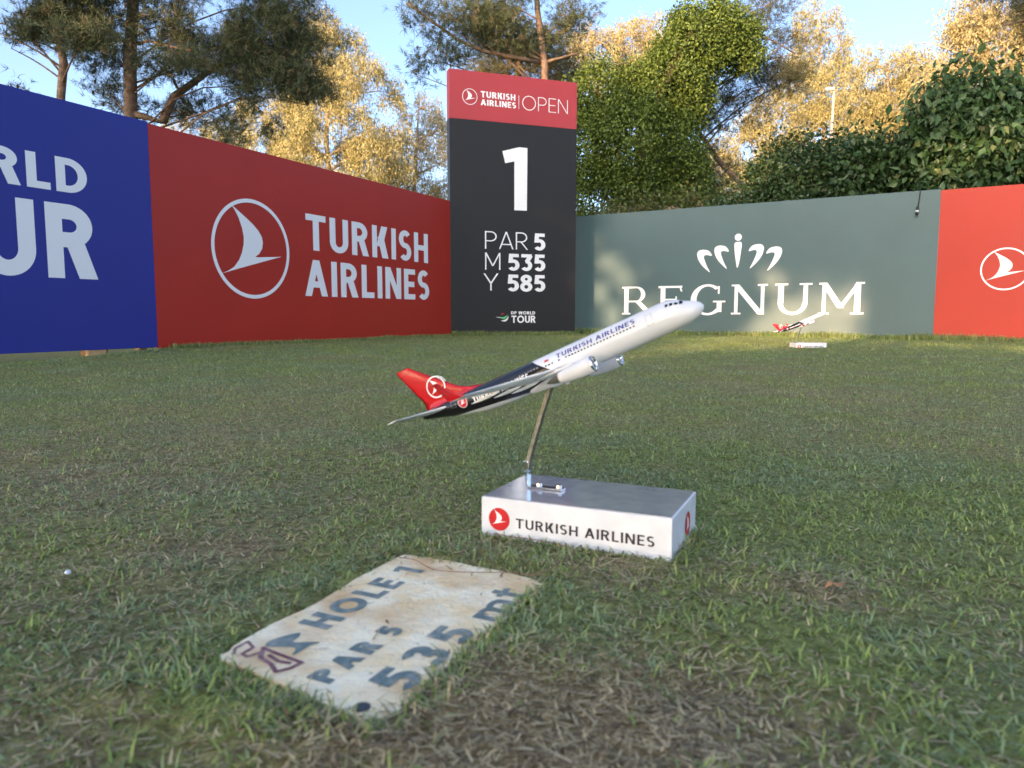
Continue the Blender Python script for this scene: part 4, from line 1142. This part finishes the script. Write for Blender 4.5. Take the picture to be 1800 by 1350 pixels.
# pine behind the tall sign: crown over the sign, branch reaching left
Yq = 17.5; b_ = ground_base(952, Yq)
tr = [b_] + [tuple(at(x, y, Yq)) for x, y in ((955, 300), (958, 120), (952, 70), (945, 20), (940, -60), (935, -160))]
ex = [([at(950, 110, Yq), at(900, 100, Yq - .4), at(850, 90, Yq - .6), at(805, 70, Yq - .8), at(770, 45, Yq - .9), at(735, 20, Yq - 1), at(715, 5, Yq - 1)], .055),
      ([at(955, 110, Yq), at(985, 102, Yq), at(1020, 92, Yq)], .04)]
pine_tree('pine_tree', 'pine spreading a long branch left over the tall sign', b_, tr, [.12, .10, .085, .08, .065, .05, .04],
          [lobe(735, 20, 30, 22, Yq, -1, .7), lobe(775, 55, 30, 20, Yq, -.9, .6), lobe(840, 30, 50, 30, Yq, -.6, .9), lobe(760, 105, 42, 16, Yq, -.8, .55), lobe(730, 130, 18, 18, Yq, -.9, .5), lobe(800, 95, 36, 12, Yq, -.8, .6), lobe(880, 60, 60, 32, Yq, -.3), lobe(950, 40, 60, 35, Yq), lobe(890, 10, 60, 26, Yq), lobe(1010, 30, 40, 24, Yq, .3, .6), lobe(900, -80, 140, 50, Yq)],
          850, 11, 10, .18, .15, PINE, ex, gate=.34, seed=14, twigs=200, limb_r=.022, cones=110, wd=.011)
Yq = 21.0; b_ = ground_base(905, Yq)
tr = [b_] + [tuple(at(x, y, Yq)) for x, y in ((905, 300), (908, 160), (915, 90), (925, 40))]
pine_tree('pine_tree', 'golden brown sunlit pine crown just above the tall sign header', b_, tr, [.16, .14, .12, .09, .05],
          [lobe(900, 110, 70, 34, Yq), lobe(960, 110, 60, 36, Yq, .3), lobe(985, 125, 40, 30, Yq, -.3), lobe(860, 130, 40, 20, Yq), lobe(920, 75, 60, 28, Yq, .4, .8)],
          330, 10, 10, .22, .17, PINE2, gate=.30, seed=16, twigs=110, limb_r=.04, wd=.011, cones=20)
# golden poplars / eucalypts far behind
def gold_tree(label, px, Y, top, lobes, nclu, cols=GOLD, nleaf=36, gate=.40, seed=1, sig=.26, tr_r=.2):
    b_ = ground_base(px, Y); tp_ = at(px, top, Y)
    tr = [b_, (b_[0] + .1, Y, tp_[2] * .3), (b_[0] - .1, Y, tp_[2] * .6), (tp_[0], Y, tp_[2] * .92)]
    return leafy_tree('eucalyptus_tree', label, b_, tr, [tr_r, tr_r * .8, tr_r * .5, tr_r * .15], lobes, int(nclu * 1.05), int(nleaf * 1.35), sig * .8, .125, .038, cols, droop=.9, strand=1.0, shell=.40, gate=gate, gs=1.4, twigs=110, limb_r=.06, seed=seed)
Y0 = 31
gold_tree('golden pointed tree rising behind the red board and dark pine', 585, Y0, 10,
          [lobe(563, 35, 30, 34, Y0), lobe(560, 75, 48, 35, Y0), lobe(610, 75, 36, 34, Y0, 1), lobe(620, 130, 66, 48, Y0), lobe(560, 150, 70, 55, Y0, 1), lobe(665, 160, 46, 50, Y0, .5), lobe(600, 215, 95, 55, Y0), lobe(690, 225, 36, 40, Y0, .5), lobe(650, 270, 80, 45, Y0), lobe(540, 260, 90, 50, Y0), lobe(480, 215, 70, 60, Y0, 1)],
          2300, GOLD, 30, .40, 3)
Y0 = 35
gold_tree('pale golden thin tree between red board top and tall sign edge', 735, Y0, 160,
          [lobe(740, 190, 40, 34, Y0), lobe(760, 235, 42, 40, Y0), lobe(715, 250, 46, 44, Y0, 1), lobe(770, 290, 40, 45, Y0), lobe(735, 310, 55, 40, Y0), lobe(690, 300, 40, 40, Y0), lobe(800, 320, 40, 50, Y0, 1)],
          760, GOLD2, 30, .42, 8)
Y0 = 36
gold_tree('orange gold tree behind the ivy clad tree and leaning pine', 1085, Y0, 20,
          [lobe(1050, 75, 60, 36, Y0), lobe(1110, 60, 50, 34, Y0), lobe(1150, 40, 40, 34, Y0, 1), lobe(1010, 60, 40, 26, Y0), lobe(1180, 75, 50, 40, Y0), lobe(1080, 120, 70, 40, Y0), lobe(1150, 120, 60, 40, Y0)],
          1000, GOLD2, 30, .37, 10)
Y0 = 33
gold_tree('golden narrow tree left of the lamp post with light hanging foliage', 1440, Y0, 0,
          [lobe(1435, 25, 38, 36, Y0), lobe(1475, 60, 30, 34, Y0), lobe(1440, 90, 55, 45, Y0, 1), lobe(1400, 140, 60, 50, Y0), lobe(1455, 150, 55, 50, Y0), lobe(1370, 200, 65, 55, Y0), lobe(1440, 220, 60, 50, Y0), lobe(1320, 250, 60, 50, Y0), lobe(1380, 275, 60, 45, Y0), lobe(1300, 310, 60, 45, Y0), lobe(1250, 290, 50, 60, Y0, 1), lobe(1350, 325, 60, 40, Y0)],
          2100, GOLD, 30, .42, 12)
Y0 = 30
gold_tree('broad golden tree right of the lamp post', 1560, Y0, 70,
          [lobe(1540, 115, 50, 40, Y0), lobe(1590, 110, 50, 40, Y0), lobe(1520, 160, 45, 36, Y0), lobe(1575, 170, 70, 45, Y0), lobe(1640, 130, 60, 50, Y0, 1), lobe(1530, 215, 60, 40, Y0), lobe(1600, 225, 70, 45, Y0), lobe(1500, 230, 35, 45, Y0), lobe(1660, 200, 50, 50, Y0, 1)],
          1650, GOLD, 30, .42, 15)
Y0 = 24
gold_tree('tall golden tree filling the upper right corner', 1720, Y0, -60,
          [lobe(1690, 70, 60, 40, Y0), lobe(1750, 40, 70, 45, Y0), lobe(1640, 75, 50, 24, Y0), lobe(1800, 90, 60, 60, Y0), lobe(1720, 130, 70, 45, Y0), lobe(1790, 160, 60, 50, Y0), lobe(1660, 120, 50, 35, Y0), lobe(1700, 10, 50, 24, Y0), lobe(1860, 30, 70, 70, Y0), lobe(1850, 160, 60, 60, Y0), lobe(1740, 190, 60, 40, Y0)],
          1700, GOLD2, 30, .41, 18, .22)
# low far growth seen through the gaps just over the boards
Y0 = 40
gold_tree('low golden thicket tree far behind the red board', 430, Y0, 200,
          [lobe(400, 250, 60, 40, Y0), lobe(470, 270, 70, 40, Y0), lobe(330, 220, 60, 40, Y0), lobe(530, 300, 80, 40, Y0), lobe(610, 320, 80, 36, Y0), lobe(440, 215, 50, 40, Y0)],
          850, GOLD, 28, .42, 20)

# ivy clad tree right of the tall sign
Y0 = 17.0; b_ = ground_base(1130, Y0)
tr = [b_] + [tuple(at(x, y, Y0)) for x, y in ((1125, 380), (1130, 250), (1165, 150), (1210, 70), (1240, 30))]
leafy_tree('ivy_clad_tree', 'dense bright green ivy clad tree right of the tall sign', b_, tr, [.25, .22, .18, .14, .10, .05],
           [lobe(1060, 170, 58, 62, Y0), lobe(1040, 260, 50, 80, Y0), lobe(1100, 250, 62, 90, Y0, -.2), lobe(1130, 170, 55, 55, Y0, .1), lobe(1060, 340, 60, 60, Y0), lobe(1130, 340, 55, 60, Y0, .2), lobe(1170, 255, 48, 80, Y0, .4), lobe(1185, 140, 60, 60, Y0, .3), lobe(1215, 85, 62, 52, Y0, .3), lobe(1265, 60, 60, 46, Y0, .5), lobe(1235, 40, 52, 30, Y0, .5), lobe(1300, 80, 40, 40, Y0, .6), lobe(1195, 200, 40, 50, Y0, .5), lobe(1215, 170, 40, 40, Y0, .5), lobe(1200, 305, 42, 60, Y0, .6), lobe(1190, 355, 50, 36, Y0, .5), lobe(1225, 345, 36, 40, Y0, .9)],
           3200, 34, .12, .065, .052, IVY, droop=.35, shell=.78, gate=.22, gs=3.2, bark='bark_pine', twigs=60, limb_r=.06, up=.5, outward=.7, seed=23)
# dark twiggy pine between ivy and lamp
Y0 = 19.0; b_ = ground_base(1330, Y0)
tr = [tuple(at(1318, 345, Y0))] + [tuple(at(x, y, Y0)) for x, y in ((1300, 320), (1265, 285), (1230, 235), (1205, 180))]
tr = [b_, tuple(at(1328, 420, Y0))] + tr
ex = [([at(1205, 110, Y0), at(1260, 52, Y0), at(1310, 55, Y0), at(1360, 72, Y0), at(1398, 95, Y0)], .035), ([at(1260, 130, Y0), at(1320, 125, Y0), at(1345, 160, Y0)], .03)]
pine_tree('pine_tree', 'grey green leaning pine with bare stem between ivy and lamp post', b_, tr, [.13, .10, .085, .08, .07, .06, .05],
          [lobe(1330, 60, 60, 45, Y0), lobe(1375, 100, 46, 46, Y0), lobe(1300, 130, 62, 40, Y0), lobe(1350, 150, 60, 40, Y0), lobe(1400, 60, 30, 40, Y0, 0, .7), lobe(1350, 10, 60, 30, Y0), lobe(1250, 180, 45, 45, Y0), lobe(1300, 200, 45, 40, Y0, .4, .6), lobe(1225, 260, 40, 60, Y0), lobe(1260, 325, 50, 40, Y0, .3, .8), lobe(1215, 335, 45, 45, Y0), lobe(1390, 140, 30, 28, Y0, 0, .7)],
          640, 10, 9, .2, .15, [(.040, .050, .026), (.085, .09, .045), (.16, .12, .06)], ex, gate=.36, seed=26, twigs=220, limb_r=.03, wd=.009, cones=60)
# overhanging pine tips at the top right
Y0 = 12.5; b_ = ground_base(1950, Y0)
tr = [b_] + [tuple(at(x, y, Y0)) for x, y in ((1945, 300), (1940, 100), (1935, -60), (1935, -150))]
ex = [([at(1938, -20, Y0), at(1880, 10, Y0), at(1820, 30, Y0), at(1765, 45, Y0)], .04), ([at(1938, -60, Y0), at(1850, -30, Y0), at(1760, -20, Y0), at(1700, -10, Y0)], .04)]
pine_tree('pine_tree', 'pine boughs hanging in from beyond the right edge', b_, tr, [.15, .13, .11, .09, .06],
          [lobe(1800, 25, 40, 22, Y0), lobe(1780, -20, 60, 20, Y0), lobe(1850, 10, 60, 40, Y0), lobe(1900, -50, 90, 50, Y0), lobe(1870, 60, 50, 26, Y0)],
          260, 9, 9, .16, .13, [(.06, .065, .03), (.12, .115, .055), (.18, .13, .07)], ex, gate=.36, seed=29, twigs=90, limb_r=.03, cones=30)

# broad-leaved shrubs behind the grey green and red boards
def shrub(label, px, Y, lobes, nclu, nleaf, ll, lw, seed, cols=SHRUB, name='broadleaf_shrub', droop=.35, sig=.16, shell=.6):
    b_ = ground_base(px, Y)
    top = max(l[0][2] for l in lobes)
    tr = [b_, (b_[0] + .1, Y, top * .4), (b_[0], Y, top * .75), (b_[0] + .08, Y, top * .95)]
    leafy_tree(name, label, b_, tr, [.06, .05, .035, .015], lobes, nclu, nleaf, sig, ll, lw, cols, droop=droop, shell=shell, gate=.37, gs=2.4, lvar=1.3, bark='bark_pale', mat='big_leaf', twigs=110, limb_r=.025, up=.7, outward=.8, seed=seed, group='shrubs behind the boards')
Y0 = 14.2
shrub('dark low shrub above the grey green board left of the lamp', 1370, Y0, [lobe(1350, 330, 46, 46, Y0), lobe(1400, 300, 55, 50, Y0), lobe(1385, 350, 70, 40, Y0), lobe(1450, 308, 50, 50, Y0, .2), lobe(1300, 375, 50, 26, Y0), lobe(1460, 350, 60, 40, Y0)], 800, 26, .075, .048, 40)
Y0 = 13.4
shrub('dark green shrub with large leaves below the lamp post', 1540, Y0, [lobe(1500, 300, 60, 45, Y0), lobe(1560, 298, 60, 40, Y0), lobe(1530, 335, 80, 40, Y0), lobe(1600, 320, 60, 45, Y0), lobe(1490, 340, 40, 40, Y0)], 800, 22, .10, .064, 41)
Y0 = 12.6
shrub('tall fig like shrub with big drooping leaves above right red board', 1690, Y0, [lobe(1690, 178, 34, 36, Y0), lobe(1645, 215, 36, 32, Y0), lobe(1705, 225, 55, 45, Y0), lobe(1765, 215, 50, 45, Y0), lobe(1810, 240, 60, 60, Y0), lobe(1650, 250, 50, 40, Y0), lobe(1720, 270, 80, 50, Y0), lobe(1800, 290, 70, 50, Y0), lobe(1670, 310, 60, 40, Y0), lobe(1780, 180, 24, 26, Y0), lobe(1860, 250, 70, 80, Y0), lobe(1640, 215, 20, 24, Y0)], 1150, 22, .135, .085, 42, [(.030, .072, .026), (.075, .135, .045), (.13, .16, .06)], 'fig_shrub', .7, .20, .3)
Y0 = 15.5
shrub('sparse yellow green bush in the gap over the grey green board', 1230, Y0, [lobe(1230, 355, 60, 24, Y0), lobe(1280, 360, 50, 20, Y0), lobe(1180, 365, 40, 18, Y0), lobe(1110, 372, 60, 14, Y0)], 170, 20, .08, .055, 43, [(.06, .09, .022), (.12, .14, .04), (.16, .15, .05)])

# lamp post far behind
Y0 = 27.0; lp = at(1462, 155, Y0); b_ = (lp[0], Y0, -.1)
LP = empty('lamp_post', b_); tag(LP, 'slim pale lamp post rising behind the shrubs', 'lamp post')
V_, F_ = tube([(0, 0, 0), (.02, 0, lp[2] * .5), (.09, 0, lp[2])], [.065, .055, .045], 10); mesh('pole', V_, F_, M['bark_pale'].copy() if False else principled('pale_pole', (.36, .31, .25), .6), LP, True)
bm = bmesh.new(); add_box(bm, (-.07, 0, lp[2] + .07), (.34, .16, .10), 0, .04); hd = bm_obj('lamp_head', bm, principled('lamp_white', (.48, .44, .38), .4), LP)
bm = bmesh.new(); add_box(bm, (-.10, 0, lp[2] + .013), (.20, .12, .015), 0, .004); bm_obj('lens', bm, principled('lamp_lens', (.5, .5, .48), .2), hd)

# ------------------------------------------------------------------ the grove behind the camera whose shade lies over the tee
PQ = np.array((-SUN_H[1], SUN_H[0])); PQ = PQ if PQ[0] > 0 else -PQ       # across the sun's path
def grove(q, path, lobes_q, n, seed, label):
    c = PQ * q - SUN_H * path
    b_ = (c[0], c[1], -.1)
    lobes = []
    for dq, z, rq, rz_, dn in lobes_q:
        p = PQ * (q + dq) - SUN_H * (path + rng.normal() * .4)
        lobes.append((np.array((p[0], p[1], z)), np.array((rq, 1.6, rz_)), dn))
    top = max(l[1] for l in lobes_q)
    tr = [b_, (c[0] + .1, c[1], top * .4), (c[0] - .1, c[1], top * .75), (c[0], c[1], top)]
    leafy_tree('grove_tree', label, b_, tr, [.28, .24, .16, .06], lobes, n, 16, .20, .27, .19, [(.05, .08, .025), (.09, .12, .04), (.12, .12, .05)], droop=.1, shell=.3, bark='bark_pine', twigs=20, limb_r=.08, seed=seed, group='grove behind the viewer')
PATH = -18.0
grove(-15.5, PATH, [(0, 4.5, 3.0, 3.0, 1), (.5, 8.0, 2.8, 3.0, 1), (-1, 11.0, 2.4, 2.2, 1)], 1300, 61, 'tall broad tree at the far left of the grove out of view')
grove(-11.0, PATH - 1, [(0, 4.5, 3.0, 3.0, 1), (0, 8.0, 2.8, 3.0, 1), (.5, 11.2, 2.2, 2.2, 1)], 1300, 62, 'second tall tree of the grove out of view')
grove(-7.6, PATH, [(0, 4.2, 2.4, 2.8, 1), (-.3, 7.2, 1.7, 2.2, 1), (-.4, 10.0, 1.7, 1.9, 1), (1.5, 10.9, 1.2, .9, 1)], 1200, 63, 'third grove tree, shading the tall sign')
grove(-3.9, PATH + .5, [(-.6, 3.6, 2.4, 1.9, 1), (-1.2, 8.6, 1.1, .8, .9), (.8, 8.3, .9, .7, .9), (-.2, 7.2, .35, 1.0, .8), (.2, 7.6, 2.5, 1.7, .07)], 1150, 64, 'grove tree with open middle and thin top')
grove(-.6, PATH - .5, [(0, 3.6, 2.5, 1.9, 1), (-.9, 8.5, 1.2, .8, .8), (.2, 7.2, .35, 1.0, .7), (1.8, 8.0, 1.3, 1.2, .45), (1.7, 7.7, 1.9, 1.7, 1.0)], 1900, 65, 'lower grove tree with one high bough')
grove(-1.2, PATH - 9, [(0, 13.4, 3.2, 2.2, 1), (1.5, 16.2, 2.6, 2.0, .8)], 900, 68, 'tall unseen back tree with high crown, added to block sky glow')  # high crown added out of view to dim the glow round the sun
grove(4.2, PATH - 9, [(0, 13.6, 3.2, 2.2, 1), (-1, 16.2, 2.6, 2.0, .8)], 900, 69, 'tall unseen back tree more to the right, added to block sky glow')  # second added crown, keeps sun glow off the right boards
grove(3.8, PATH, [(0, 3.8, 2.6, 2.0, 1), (-.6, 7.8, 2.6, 1.7, 1.0)], 1700, 66, 'low round grove tree')
grove(8.4, PATH, [(0, 4.0, 2.8, 2.2, 1)], 640, 67, 'low broad grove tree at the right end')
